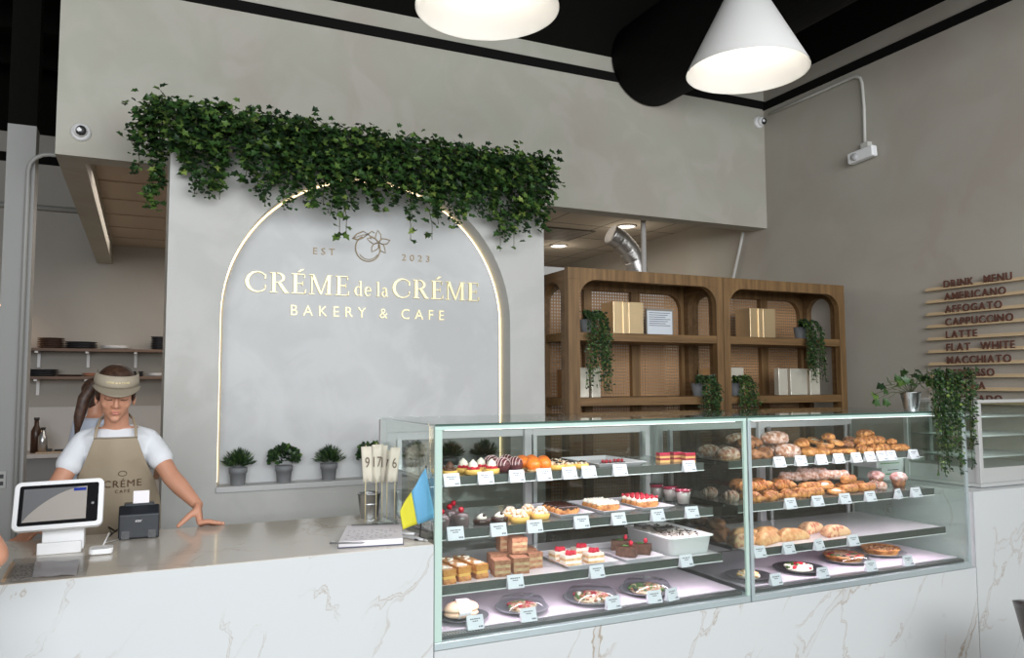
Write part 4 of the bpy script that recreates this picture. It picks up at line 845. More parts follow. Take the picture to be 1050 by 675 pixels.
# ================================================================ CEILING DUCT, PIPES, CAMERAS
dt = MB()
c0 = (3.74, 4.12); R_ = .36
dt.lathe([(R_, 0), (R_, 7.5)], n=48, M_=Matrix.Translation((3.74, 5.28, 4.22)) @ Matrix.Rotation(PI/2, 4, 'X'))
for k in range(1, 1): dt.lathe([(R_+.002, 0), (R_+.012, .01), (R_+.012, .04), (R_+.002, .05)], n=48, cap=False, M_=Matrix.Translation((3.74, 5.2-k*1.0, 4.22)) @ Matrix.Rotation(PI/2, 4, 'X'))
dt.origin = (3.74, 5.28, 3.86); tag(dt.build('ventilation_duct', M('duct_black', (.004, .004, .004), .9, bump=.5, bs=30, spec=.15)), 'large round black ventilation duct under the ceiling', 'duct')
def sec_cam(p, label):
    t = thing('security_camera', label, 'security camera', p, 'white dome security cameras')
    x, y, z = p
    MB().lathe([(.055, 0), (.055, .012), (.045, .03), (.040, .032)], n=28, M_=Matrix.Translation(p) @ Matrix.Rotation(PI/2, 4, 'X')).build('mount', white, t)
    MB().ell((x, y-.04, z), (.040, .040, .040), 22).build('camera_ball', white, t)
    MB().lathe([(.030, 0), (.026, .006), (.010, .010)], n=22, M_=Matrix.Translation((x+.004, y-.068, z-.006)) @ Matrix.Rotation(PI/2+.15, 4, 'X')).build('lens', blackm, t)
q = ony(83, 136, 5.3); sec_cam((q.x, 5.3, q.z), 'white round security camera low on the left end of the upper wall')
q = ony(789, 124, 5.22); sec_cam((4.93, 5.30, q.z), 'white round security camera in the right corner under the black band')
pt = [onx(789, 117, 4.975), onx(830, 99, 4.975), onx(868, 82, 4.975)]
pt += [onx(877, 78.5, 4.975), onx(882, 80, 4.975), onx(884, 86, 4.975), onx(886, 110, 4.975), onx(887, 152, 4.975)]
for p in pt: p.x = 4.975
tag(MB().tube(pt, .012, 10).build('conduit', M('white_pipe', (.55, .54, .50), .5)), 'pale conduit running along the right wall and dropping to the white sensor', 'pipe')
q = onx(884, 159, 4.95); ht = thing('wall_siren', 'white wall mounted warning unit at the end of the right wall conduit', 'wall unit', (5.0, q.y, q.z))
Mq = Matrix.Translation((4.95, q.y, q.z)) @ Matrix.Rotation(-.06, 4, 'X')
MB().cbox((0, 0, 0), (.06, .235, .085), Mq).build('housing', white, ht, .012, 3); MB().cbox((.03, -.02, .06), (.05, .07, .07), Mq).build('bracket', M('white_pipe'), ht, .004)
MB().lathe([(.03, 0), (.026, .012), (.01, .018)], n=18, M_=Mq @ Matrix.Translation((-.03, .045, -.005)) @ Matrix.Rotation(-PI/2, 4, 'Y')).build('lens', M('lens_grey', (.5, .5, .5), .2), ht)
tag(MB().tube([onx(762, 238, 4.97), onx(757, 262, 4.97), onx(752, 284, 4.97), Vector((4.97, 5.9, 1.6))], .014, 8).build('cable', M('white_pipe')), 'white cable hanging down the wall behind the right shelving unit', 'cable')
q = ony(660, 250, 5.6); tag(MB().tube([(q.x, 5.6, .02), (q.x, 5.6, 3.12)], .022, 12).lathe([(.05, 0), (.03, .02)], (q.x, 5.6, 3.108), 16).build('support_pole', M('pole_white', (.55, .53, .50), .5)), 'thin white pole rising to the tiled ceiling behind the shelves', 'pole')
P_ = [ony(626, 240, 6.0), ony(636, 246, 6.0), ony(645, 256, 6.0), ony(651, 267, 6.0), ony(654, 280, 6.0), ony(655, 300, 6.0)]
fd = MB(); pp = []; 
for i in range(len(P_)-1):
    for k in range(8): pp.append(P_[i].lerp(P_[i+1], k/8))
fd.tube(pp, [.088+.006*(i % 2) for i in range(len(pp))], 20)
fd.origin = P_[-1]; tag(fd.build('flexible_duct', M('foil', (.50, .49, .47), .32, .85, bump=.6, bs=25)), 'silver flexible duct bending down from the tiled ceiling', 'duct')
pw = MB().mat(M('partition', (.60, .60, .57), .6)).box((2.41, 5.9, 0), (4.30, 6.0, 2.56)); struct(pw.build('wall_centre_partition'))
for (px, py), lb in (((573, 252), 'recessed round ceiling light left of the air vent edge'), ((642, 232), 'recessed round ceiling light beside the white pole')):
    p = onz(px, py, 3.128); t = thing('ceiling_light', lb, 'ceiling light', (p.x, p.y, 3.128), 'recessed ceiling lights')
    MB().lathe([(.10, 0), (.105, -.008), (.085, -.010), (.08, 0)], (p.x, p.y, 3.128), 28, cap=False).build('trim_ring', white, t)
    MB().lathe([(.0, -.003), (.08, -.003), (.08, -.001), (0, -.001)], (p.x, p.y, 3.128), 24, cap=False).build('diffuser', M('downlight', (1, .9, .75), emit=4), t)
    point('downlight_lamp', (p.x, p.y, 2.95), 1.5, (1, .88, .72), .05, t)
p = onz(572, 240, 3.128); va = thing('air_vent', 'dark square air vent in the tiled ceiling', 'vent', (p.x, p.y, 3.128))
MB().box((p.x-.32, p.y-.3, 3.120), (p.x+.28, p.y+.3, 3.128)).build('vent_frame', M('vent_dark', (.10, .09, .08), .6), va)
vb = MB()
for k in range(9): vb.box((p.x-.29, p.y-.27+k*.062, 3.113), (p.x+.25, p.y-.25+k*.062, 3.120))
vb.build('louvres', M('vent_slat', (.35, .32, .28), .6), va)
# ================================================================ WALL SIGN
def arcpts(cx, cy, rx, ry, a0, a1, n=18): return [(cx+rx*math.cos(math.radians(a0+(a1-a0)*i/n)), cy+ry*math.sin(math.radians(a0+(a1-a0)*i/n))) for i in range(n+1)]
def G(ch):      # serif capitals one unit tall: returns (polys, width)
    T, t, s = .15, .045, .07
    def st(x0, x1): return [(x0, 0), (x1, 0), (x1, 1), (x0, 1)]
    def serif(x, w_, y): return [(x-w_/2, y), (x+w_/2, y), (x+w_/2, y+.035), (x-w_/2, y+.035)]
    def band(o, i): return [[o[k], o[k+1], i[k+1], i[k]] for k in range(len(o)-1)]
    if ch == 'C':
        return band(arcpts(.52, .5, .52, .52, 40, 320, 26), arcpts(.57, .5, .41, .465, 42, 318, 26))+[[(.86, .66), (.93, .66), (.93, .90), (.88, .86)], [(.86, .34), (.90, .16), (.93, .34)]], .98
    if ch == 'E': return [st(.10, .25), [(.0, .965), (.62, .965), (.62, 1), (0, 1)], [(0, 0), (.66, 0), (.66, .04), (0, .04)], [(.25, .49), (.52, .49), (.52, .53), (.25, .53)], [(.575, .80), (.62, .80), (.62, 1), (.60, 1)], [(.61, 0), (.66, 0), (.68, .22), (.64, .22)], [(.50, .40), (.53, .40), (.53, .62), (.50, .62)]], .70
    if ch == 'É': p, w_ = G('E'); return p+[[(.28, 1.08), (.36, 1.08), (.60, 1.24), (.42, 1.24)]], w_
    if ch == 'R': return [st(.10, .25), serif(.17, .34, 0), [(0, .965), (.30, .965), (.30, 1), (0, 1)]]+band(arcpts(.32, .745, .36, .255, 90, -90, 14), arcpts(.32, .745, .22, .215, 90, -90, 14))+[[(.25, .96), (.32, .96), (.32, 1), (.25, 1)], [(.25, .49), (.32, .49), (.32, .53), (.25, .53)], [(.34, .50), (.50, .50), (.82, .02), (.66, 0)], serif(.76, .22, 0)], .86
    if ch == 'M': return [[(.10, 0), (.15, 0), (.17, 1), (.10, 1)], serif(.12, .26, 0), [(0, .965), (.2, .965), (.2, 1), (0, 1)], [(.08, 1), (.24, 1), (.60, .02), (.52, .0)], [(.52, 0), (.58, 0), (.93, 1), (.86, 1)], [(.86, 0), (1.01, 0), (1.01, 1), (.86, 1)], serif(.93, .34, 0), [(.86, .965), (1.10, .965), (1.10, 1), (.86, 1)]], 1.12
    if ch == 'd': return band(arcpts(.27, .29, .27, .30, 50, 310, 18), arcpts(.30, .29, .17, .255, 50, 310, 18))+[[(.42, 0), (.53, 0), (.53, .92), (.42, .92)], [(.34, .88), (.42, .88), (.42, .92), (.34, .92)], [(.53, 0), (.60, 0), (.60, .035), (.53, .035)]], .64
    if ch == 'e': return band(arcpts(.27, .29, .27, .30, 5, 320, 20), arcpts(.30, .29, .165, .255, 5, 320, 20))+[[(.1, .30), (.52, .30), (.52, .345), (.1, .345)]], .58
    if ch == 'l': return [[(.08, 0), (.19, 0), (.19, .92), (.08, .92)], serif(.135, .26, 0), [(.0, .88), (.1, .88), (.1, .92), (0, .92)]], .28
    if ch == 'a': return band(arcpts(.24, .42, .20, .17, 150, 10, 12), arcpts(.24, .42, .12, .13, 150, 10, 12))+[[(.35, .03), (.46, .03), (.46, .46), (.35, .46)]]+band(arcpts(.22, .17, .20, .18, 60, 330, 16), arcpts(.25, .17, .12, .14, 60, 330, 16))+[[(.2, .31), (.36, .34), (.36, .38), (.2, .35)], [(.46, 0), (.54, .0), (.54, .04), (.44, .06)]], .56
    return [], .4
def word(b, txt, x, z, h, xw=None, y=PY):
    gl_ = [G(c) for c in txt]; tot = sum(w_ for _, w_ in gl_)+.12*(len(txt)-1); sx = (xw/tot) if xw else h; cx = x
    for polys, w_ in gl_:
        b = MB()
        for k, p in enumerate(polys):
            pl = [(cx+px*sx, z+pz*h) for px, pz in p]
            ar = sum(pl[i][0]*pl[(i+1) % len(pl)][1]-pl[(i+1) % len(pl)][0]*pl[i][1] for i in range(len(pl)))
            if ar < 0: pl = pl[::-1]
            b.prism(pl, planeY(y-.0005), .012+.0002*(k % 3))
        if polys: b.build('letter', gold, sg)
        cx += (w_+.12)*sx
sg = thing('wall_sign', 'gold lettering and orange emblem mounted inside the lit arched niche', 'sign', (1.24, PY, 1.95))
def nx(px, py): return ony(px, py, PY)
a, e = nx(251, 301), nx(358, 303); w1 = MB(); word(w1, 'CRÉME', a.x, 2.095, .118, e.x-a.x)
a, e = nx(363, 301), nx(397, 303); word(w1, 'de', a.x, 2.098, .098, (e.x-a.x)*.52); word(w1, 'la', a.x+(e.x-a.x)*.66, 2.098, .098, (e.x-a.x)*.36)
a, e = nx(402, 301), nx(491, 303); word(w1, 'CRÉME', a.x, 2.098, .118, e.x-a.x)
def sans(txt, x0, x1, z, h, m_, name, y=PY, bold=-.004):
    vs, fs = text_mesh(txt, 1, .0, bold, 1.7); mx = max(v.x for v in vs); mn = min(v.x for v in vs); mh = max(v.y for v in vs)
    b = MB(); Mm = planeY(y-.004, x0, z); k = (x1-x0)/(mx-mn)
    v2 = [Mm @ Vector(((v.x-mn)*k, v.y*h/mh, .004)) for v in vs]; v3 = [Mm @ Vector(((v.x-mn)*k, v.y*h/mh, -.003)) for v in vs]
    b.add(v2+v3, fs, False); b.f += []
    n = len(v2); ed = {}
    for f in fs[:len(fs)]:
        for i in range(len(f)):
            a_, c_ = f[i], f[(i+1) % len(f)]
            ed[(a_, c_)] = ed.get((a_, c_), 0)+1
    for (a_, c_) in list(ed):
        if (c_, a_) not in ed: b.f.append((a_, a_+n, c_+n, c_)); b.mi.append(b.cur); b.sm.append(False)
    return b.build(name, m_, sg)
sans('BAKERY & CAFE', nx(298, 318).x, nx(455, 322).x, 1.965, .062, gold, 'tagline_lettering')
sans('EST', nx(321, 264).x, nx(343, 264).x, 2.338, .040, goldm, 'year_lettering'); sans('2023', nx(412, 268).x, nx(440, 269).x, 2.335, .040, goldm, 'year_lettering')
em = MB(); oc = nx(377, 255)
def et(pts, r=.0035): em.tube([(oc.x+x, PY-.006, oc.z+z) for x, z in pts], r, 6)
et([(x, z) for x, z in arcpts(0, 0, .077, .080, 118, 400, 40)]); et([(x, z) for x, z in arcpts(.004, .002, .066, .070, 215, 330, 20)], .002); et([(x, z) for x, z in arcpts(0, 0, .077, .080, 40, 75, 6)])
et([(-.095, .055), (-.07, .085), (-.03, .105), (.0, .09), (-.03, .065), (-.06, .05), (-.095, .055)]); et([(-.095, .055), (-.04, .08), (.0, .09)], .002); et([(.0, .09), (.015, .078), (.02, .06)], .003); et([(.0, .09), (.025, .11), (.04, .1)], .003)
for a in (15, 95, 165, 235, 305):
    a = math.radians(a); cx, cz = .068, .042
    p = [(0, 0), (.03, .022), (.062, .012), (.085, 0), (.055, -.02), (.025, -.018), (0, 0)]
    et([(cx+(x*math.cos(a)-z*math.sin(a))*.9, cz+(x*math.sin(a)+z*math.cos(a))*.9) for x, z in p], .0028)
em.build('orange_fruit_emblem', goldm, sg)
# ================================================================ MENU
ledm = oak; lett = M('letter_brown', (.115, .045, .03), .6)
lines = ['DRINK  MENU', 'AMERICANO', 'AFFOGATO', 'CAPPUCCINO', 'LATTE', 'FLAT  WHITE', 'MACCHIATO', 'ESPRESSO', 'MOCHA', 'CORTADO']
rown = ['top', 'second', 'third', 'fourth', 'fifth', 'sixth', 'seventh', 'eighth', 'ninth', 'lowest']
MX = Matrix(((0, 0, -1, 0), (-1, 0, 0, 0), (0, 1, 0, 0), (0, 0, 0, 1)))
GC = {}
for i, ln in enumerate(lines):
    z = 2.215-.0868*i
    b = MB().box((4.965, 1.9, z-.022), (5.0, 3.73, z)).box((4.949, 1.9, z-.022), (4.9645, 3.73, z-.0125))
    o = b; o.origin = (4.98, 2.8, z-.018); tag(o.build('menu_ledge', ledm), 'pale oak menu ledge holding the %s line of letters' % rown[i], 'wall ledge', 'menu ledges on the right wall')
    y = 3.588; cnt = 0; w_ = ln.split()[0]; words = ln.split(); wi = 0; ci = 0
    for ch in ln:
        if ch == ' ':
            y -= .030
            if ci: wi += 1; ci = 0
            continue
        if ch not in GC:
            vs, fs = text_mesh(ch, .070, .004, .0015); mn = min(v.x for v in vs); GC[ch] = (vs, fs, mn, max(v.x for v in vs)-mn, None)
        vs, fs, mn, wd_, ob = GC[ch]
        wd_ *= .92
        if ob is None:
            mb = MB(); mb.add([MX @ Vector(((v.x-mn)*.92, v.y, v.z)) for v in vs], fs, False); ob = mb.build('menu_letter', lett); GC[ch] = (vs, fs, mn, wd_/.92, ob); o = ob
        else: o = ob.copy(); COL.objects.link(o)
        o.location = (4.957, y, z-.012)
        tag(o, 'brown letter %s, %s character of %s, %s menu line' % (ch, ORD[ci], ('word '+words[min(wi, len(words)-1)]), rown[i]), 'letter', 'wooden letters on the menu')
        y -= wd_+.0095; ci += 1
csteel = M('cabinet_steel', (.60, .61, .60), .35, .35)
# ================================================================ WARMING CABINET
wc = thing('warming_cabinet', 'stainless steel and glass warming cabinet with wire shelves on the right counter', 'food warmer', (4.62, 3.2, .957))
wx0, wx1, wy0, wy1, wz0, wz1 = 4.29, 4.97, 2.93, 3.42, .960, 1.455
MB().box((wx0, wy0, wz0), (wx1, wy1, wz0+.02)).box((wx0+.012, wy0+.02, wz0+.02), (wx1-.01, wy1, wz0+.105)).build('base', csteel, wc, .003)
for x, y in ((wx0, wy0), (wx0, wy1-.03), (wx1-.03, wy0), (wx1-.03, wy1-.03)): MB().box((x, y, wz0+.021), (x+.03, y+.03, wz1-.02)).build('corner_post', csteel, wc, .003)
MB().box((wx0-.005, wy0-.005, wz1-.019), (wx1, wy0+.03, wz1)).box((wx0-.005, wy1-.03, wz1-.019), (wx1, wy1+.005, wz1)).box((wx0-.005, wy0+.031, wz1-.019), (wx0+.03, wy1-.031, wz1)).build('top_frame', csteel, wc, .002)
MB().box((wx0+.03, wy0+.031, wz1-.010), (wx1, wy1-.031, wz1-.004)).build('top_glass', gl, wc)
MB().box((wx0+.03, wy0+.008, wz0+.11), (wx1-.03, wy0+.014, wz1-.02)).build('front_glass', gl, wc)
MB().box((wx0+.008, wy0+.03, wz0+.11), (wx0+.014, wy1-.03, wz1-.02)).build('side_glass', gl, wc)
for z in (1.125, 1.245, 1.355):
    s = MB()
    for k in range(9): s.tube([(wx0+.035, wy0+.05+k*.044, z), (wx1-.03, wy0+.05+k*.044, z)], .0025, 5)
    for x in (wx0+.035, wx0+.3, wx1-.04): s.tube([(x, wy0+.035, z-.004), (x, wy1-.03, z-.004)], .004, 6)
    s.tube([(wx0+.03, wy0+.034, z), (wx1-.03, wy0+.034, z)], .006, 8); s.build('wire_shelf', csteel, wc)
st_ = MB()
for x in (wx0+.16,): st_.box((x, wy1-.06, wz0+.11), (x+.03, wy1-.04, wz1-.03))
st_.build('shelf_rail', csteel, wc)
bx0, bx1 = onz(905, 490, .96), None
def carton(px0, px1, y, z, h, d, label):
    a, b_ = ony(px0, 480, y), ony(px1, 480, y); t = thing('carton', label, 'box', ((a.x+b_.x)/2, y+d/2, z), 'white cartons on the right counter')
    MB().box((a.x, y, z), (b_.x, y+d, z+h)).build('box_body', white, t, .002)
    g_ = MB().mat(M('print_green', (.18, .40, .14), .6)).box((a.x+.03, y-.0012, z+h*.42), (a.x+(b_.x-a.x)*.45, y-.0005, z+h*.52)).box((b_.x-.06, y-.0012, z+h*.35), (b_.x-.015, y-.0005, z+h*.6))
    g_.mat(M('print_purple', (.25, .12, .28), .6)).box((a.x+(b_.x-a.x)*.6, y-.0012, z+h*.25), (a.x+(b_.x-a.x)*.68, y-.0005, z+h*.7)); g_.mat(M('ink')).box((a.x+.05, y-.0012, z+h*.75), (a.x+(b_.x-a.x)*.4, y-.0005, z+h*.82)); g_.build('printed_marks', None, t)
carton(904, 946, 3.44, .9575, .075, .18, 'lower white carton on the counter behind the right glass case')
carton(899, 949, 3.43, 1.033, .055, .2, 'upper white carton with green print behind the right glass case')
# ================================================================ PLANTS ON THE CASE TOP
p = onz(935, 420, KT); bkx, bky = ony(934, 410, 2.945).x, 2.945
t = thing('ivy_bucket', 'ivy in a small metal bucket on top of the right glass case', 'potted plant', (bkx, bky, KT+.001))
MB().lathe([(.036, 0), (.052, .098), (.055, .10), (.052, .104), (.048, .10), (.034, .01), (0, .01)], (bkx, bky, KT+.001), 28, cap=False).build('bucket', steel, t)
fo = MB(); r = random.Random(12)
iv_pts = [(897, 404), (900, 396), (906, 412), (912, 391), (908, 399), (918, 388), (924, 384), (930, 390), (936, 384), (942, 388), (948, 386), (952, 382), (955, 390), (928, 381), (920, 394), (944, 394), (934, 394), (896, 411), (915, 397), (926, 391), (950, 393), (939, 379)]
for i, (px, py) in enumerate(iv_pts):
    q = ony(px, py, bky+r.uniform(-.05, .03)); base = Vector((bkx, bky, KT+.09)); fo.mat(stemm).tube([base, base.lerp(q, .5)+Vector((0, 0, .03)), q], .0015, 4)
    fo.mat(greens[r.choice([1, 1, 2, 0])]); leaf(fo, q, Vector((r.uniform(-1, 1), -.5, r.uniform(-.8, .3))), Vector((r.uniform(-.3, .3), -1, .4)), .045, .048, 1)
fo.build('ivy_leaves', None, t)
p = onz(975, 418, KT)
tp = thing('trailing_plant', 'dense trailing plant in a white pot spilling over the right end of the glass case', 'potted plant', (4.015, 2.93, KT+.001))
MB().lathe([(.05, 0), (.072, .02), (.078, .08), (.07, .12), (.066, .12), (.07, .08), (0, .08)], (4.015, 2.93, KT+.001), 28, cap=False).build('pot', M('pot_white', (.75, .74, .70), .4), tp)
for i in range(44):
    r = random.Random(300+i); px = r.uniform(952, 998); ex = min(1001, px+r.uniform(-6, 8)) if px > 965 else px+r.uniform(2, 14); ey = r.uniform(400, 440) if r.random() < .35 else r.uniform(430, 497)
    if ex < 958: ey = min(ey, 460)
    a = Vector((4.015, 2.925, KT+.10)); q1 = ony(px, r.uniform(376, 392), 2.87); q2 = ony((px+ex)/2, 420, 2.825); q3 = ony(ex, ey, 2.83)
    pts = [a, a.lerp(q1, .6)+Vector((0, 0, .03)), q1, q1.lerp(q2, .5)+Vector((0, -.01, 0)), q2, q2.lerp(q3, .5)+Vector((r.uniform(-.01, .01), 0, 0)), q3]
    L_n = sum((Vector(pts[k+1])-Vector(pts[k])).length for k in range(6))
    strand(pts, int(75*L_n), .021, 0, 700+i, greens, [5, 3.5, .9, .05], .009).build('trailing_stem', None, tp)
# ================================================================ COUNTER ITEMS
# tablet till
tc = ony(61, 518, 3.30); TM = Matrix.Translation(tc) @ Matrix.Rotation(math.radians(-3), 4, 'Z') @ Matrix.Rotation(math.radians(-24), 4, 'X') @ Matrix.Rotation(math.radians(-1.2), 4, 'Y')
td = thing('tablet_till', 'white framed tablet till on a white metal stand on the counter', 'till', (tc.x, 3.3, CZ))
def rrect(w_, h_, r, n=6):
    out = []
    for sx_, sy_, a0 in ((1, 1, 0), (-1, 1, 90), (-1, -1, 180), (1, -1, 270)):
        for k in range(n+1): a = math.radians(a0+k*90/n); out.append((sx_*(w_/2-r)+r*math.cos(a), sy_*(h_/2-r)+r*math.sin(a)))
    return out
TW, TH = .285, .178
LX = TM @ MY
MB().prism(rrect(TW, TH, .022), LX @ Matrix.Translation((0, 0, -.012)), .026).build('tablet_frame', white, td, .003)
MB().prism(rrect(TW-.034, TH-.032, .008), LX @ Matrix.Translation((0, 0, .0142)), .001).build('bezel', blackg, td)
sw_, sh_ = .200, .120
MB().prism([(-sw_/2-.012, -sh_/2), (sw_/2-.012, -sh_/2), (sw_/2-.012, sh_/2), (-sw_/2-.012, sh_/2)], LX @ Matrix.Translation((0, 0, .0155)), .0006).build('screen', M('reflection_beige', (.36, .33, .30), .12, emit=.12), td)  # pale room reflection painted as the screen colour, slightly emissive
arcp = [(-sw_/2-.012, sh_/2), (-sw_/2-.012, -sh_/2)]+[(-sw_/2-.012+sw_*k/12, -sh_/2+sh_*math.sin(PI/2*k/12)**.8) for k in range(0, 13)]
MB().prism(arcp, LX @ Matrix.Translation((0, 0, .0162)), .0004).build('reflection_arc', M('reflection_dark', (.16, .16, .165), .12, emit=.05), td)  # darker arc of the painted room reflection
MB().prism([(.045, .044), (.085, .044), (.085, .055), (.045, .055)], LX @ Matrix.Translation((0, 0, .0168)), .0004).build('screen_button', M('screen_blue', (.02, .04, .25), .2, emit=.2), td)
MB().lathe([(.005, 0), (.005, .0005)], n=12, M_=LX @ Matrix.Translation((.108, -.005, .0155))).build('home_button', M('grey_btn', (.3, .3, .3), .4), td)
sa, sb = onz(38, 569, CZ), onz(83, 567, CZ)
MB().box((sa.x, 3.285, CZ+.0005), (sb.x, 3.30, CZ+.042)).box((sa.x, 3.3, CZ+.0005), (sb.x, 3.44, CZ+.006)).build('stand_foot', white, td, .003)
MB().box((sa.x+.012, 3.315, CZ+.0065), (sb.x+.006, 3.40, CZ+.13)).build('stand_neck', white, td, .004)
# card reader
ca = onz(103, 570, CZ)
cr = thing('card_reader', 'small white square card reader with a cable on the counter', 'card reader', (ca.x, ca.y+.04, CZ))
MB().prism(rrect(.078, .078, .018), Matrix.Translation((ca.x, ca.y+.045, CZ+.002)), .020).build('reader_body', white, cr, .005, 3)
MB().tube([(ca.x, ca.y+.086, CZ+.01), (ca.x+.01, ca.y+.13, CZ+.03), (ca.x+.02, ca.y+.17, CZ+.05), (ca.x+.005, ca.y+.20, CZ+.01), (ca.x+.05, ca.y+.27, CZ+.006)], .0025, 6).build('cable', white, cr)
# receipt printer
pa, pb = onz(121, 553, CZ), onz(163, 551, CZ)
ptm = M('printer_grey', (.014, .017, .022), .45)
rp = thing('receipt_printer', 'dark grey receipt printer with paper sticking out, on the counter', 'printer', ((pa.x+pb.x)/2, 3.55, CZ))
px0, px1, py0 = pa.x, pb.x, 3.46
MB().prism([(0, 0), (.13, 0), (.13, .10), (.05, .125), (.0, .095)], Matrix(((0, 0, 1, px0), (1, 0, 0, py0), (0, 1, 0, CZ+.003), (0, 0, 0, 1))), px1-px0).build('printer_body', ptm, rp, .006, 3)
MB().box((px0+.018, py0+.045, CZ+.112), (px1-.018, py0+.10, CZ+.134)).build('lid', M('printer_lid', (.03, .035, .04), .3), rp, .005)
MB().box((px0+.012, py0-.002, CZ+.004), (px0+.04, py0+.002, CZ+.035)).box((px1-.04, py0-.002, CZ+.004), (px1-.012, py0+.002, CZ+.035)).build('foot_slots', blackg, rp)
MB().prism([(0, 0), (.058, 0), (.058, .055), (.0, .055)], Matrix.Translation((px0+.05, py0+.05, CZ+.128)) @ Matrix.Rotation(-.25, 4, 'X') @ MY, .001).build('receipt_paper', M('paper_w'), rp)
vs, fs = text_mesh('star', .016, .0003); MB().add([planeY(py0-.0015, (px0+px1)/2-.014, CZ+.068) @ v for v in vs], fs, False).build('printed_mark', M('paper_w'), rp)
MB().tube([(px0-.004, py0+.09, CZ+.03), (px0-.03, py0+.05, CZ+.012), (px0-.02, py0+.0, CZ+.03), (px0-.035, py0+.04, CZ+.05), (px0-.01, py0+.1, CZ+.02)], .003, 6).build('cable', blackm, rp)
# plastic bag with papers
bgx = [onz(2, 598, CZ), onz(88, 594, CZ), onz(93, 573, CZ), onz(14, 577, CZ)]
pbg = thing('plastic_bag', 'clear plastic bag holding printed white papers, flat on the counter', 'bag', (bgx[0].x+.1, 2.95, CZ))
def sheet(c, z, n, amp, seed):
    b = MB(); r = random.Random(seed); vs = []
    for j in range(n+1):
        for i in range(n+1):
            p = (c[0].lerp(c[1], i/n)).lerp(c[3].lerp(c[2], i/n), j/n); vs.append((p.x, p.y, z+r.uniform(0, amp)))
    m_ = len(vs); b.add(vs, [(j*(n+1)+i, j*(n+1)+i+1, (j+1)*(n+1)+i+1, (j+1)*(n+1)+i) for j in range(n) for i in range(n)]); return b
sheet(bgx, CZ+.011, 12, .002, 2).build('plastic_film', glass('film', (.97, .97, .97), .15), pbg)
pc_ = [onz(33, 594, CZ), onz(78, 592, CZ), onz(82, 576, CZ), onz(36, 578, CZ)]; sheet(pc_, CZ+.004, 9, .005, 4).build('white_paper', M('paper_w'), pbg)
pc_ = [onz(10, 598, CZ), onz(33, 596, CZ), onz(36, 579, CZ), onz(16, 581, CZ)]; sheet(pc_, CZ+.003, 5, .002, 5).build('printed_paper', M('print_grey', (.55, .50, .46), .6, col2=(.12, .12, .12), cs=180, cr=(.5, .56)), pbg)
pc_ = [onz(0, 600, CZ), onz(4, 600, CZ), onz(16, 579, CZ), onz(12, 579, CZ)]; sheet(pc_, CZ+.006, 4, .004, 6).build('gold_seal_strip', M('seal', (.75, .52, .30), .3, .4), pbg)
# notebook, pen
nbp = [onz(346, 563, CZ), onz(414, 559, CZ), onz(412, 543, CZ), onz(355, 545, CZ)]
nbk = thing('spiral_notebook', 'open spiral notebook with handwritten page on the counter beside the flag', 'notebook', (nbp[0].x+.12, 3.0, CZ))
def slab(b, c, z0, z1):
    vs = [(p.x, p.y, z0) for p in c]+[(p.x, p.y, z1) for p in c]; return b.add(vs, [(3, 2, 1, 0), (4, 5, 6, 7), (0, 1, 5, 4), (1, 2, 6, 5), (2, 3, 7, 6), (3, 0, 4, 7)], False)
slab(MB(), nbp, CZ+.0005, CZ+.004).build('cover', M('cover_navy', (.06, .07, .11), .4), nbk)
npp = [p.lerp(sum(nbp, Vector())/4, .03) for p in nbp]; slab(MB(), npp, CZ+.0042, CZ+.024).build('pages', M('paper_w'), nbk)
sp_ = MB()
for i in range(26):
    c = npp[3].lerp(npp[2], .08+i*.84/25); sp_.tube([(c.x, c.y-.016+.010*math.cos(a), CZ+.024+.006*math.sin(a)) for a in [2*PI*k/8 for k in range(9)]], .0012, 5, False)
sp_.build('wire_spiral', steeld, nbk)
hw = MB(); r = random.Random(9)
for j in range(6):
    for i in range(11):
        if r.random() < .25: continue
        u = .08+i*.078; v = .12+j*.10; c = npp[0].lerp(npp[1], u).lerp(npp[3].lerp(npp[2], u), v); hw.box((c.x, c.y, CZ+.0241), (c.x+r.uniform(.006, .014), c.y+.0022, CZ+.0246))
hw.build('handwriting', M('ink'), nbk)
p0, p1 = onz(338, 557, CZ+.03), onz(374, 556, CZ+.03)
pe = thing('pen', 'dark grey pen resting on the front edge of the notebook', 'pen', (p0.x, p0.y, CZ+.025), 'pens on the counter')
MB().tube([(p0.x, p0.y, CZ+.0285), (p1.x-.01, p1.y, CZ+.0285), (p1.x, p1.y, CZ+.0285)], [.0035, .0035, .0008], 10).build('barrel', M('pen_grey', (.30, .30, .31), .3, .5), pe); MB().tube([(p0.x, p0.y, CZ+.033), (p0.x+.03, p0.y, CZ+.033)], .001, 5).build('clip', steel, pe)
for i, c in enumerate([(.55, .55, .55), (.12, .3, .22), (.5, .5, .52), (.45, .08, .08), (.25, .25, .26), (.6, .58, .55)]):
    a = Vector((.918+.004*i, 3.07+.004*i, CZ+.006)); b_ = Vector((.998-.003*i, 2.90+.018*i, CZ+.006)); a.x -= .012*i
    if i > 3: a.z += .0125; b_.z += .0125
    t_ = thing('pen', 'pen in the small pile behind the flag, %s coloured' % ['silver', 'dark green tipped', 'light grey', 'red tipped', 'charcoal', 'beige'][i], 'pen', a, 'pens on the counter')
    MB().tube([a, a.lerp(b_, .88)], .0055, 10).build('barrel', M('pen_silver', (.5, .5, .5), .3, .3), t_); MB().tube([a.lerp(b_, .88), a.lerp(b_, .96), b_], [.0055, .004, .001], 10).build('tip', M('pen_c%d' % i, c, .35), t_)
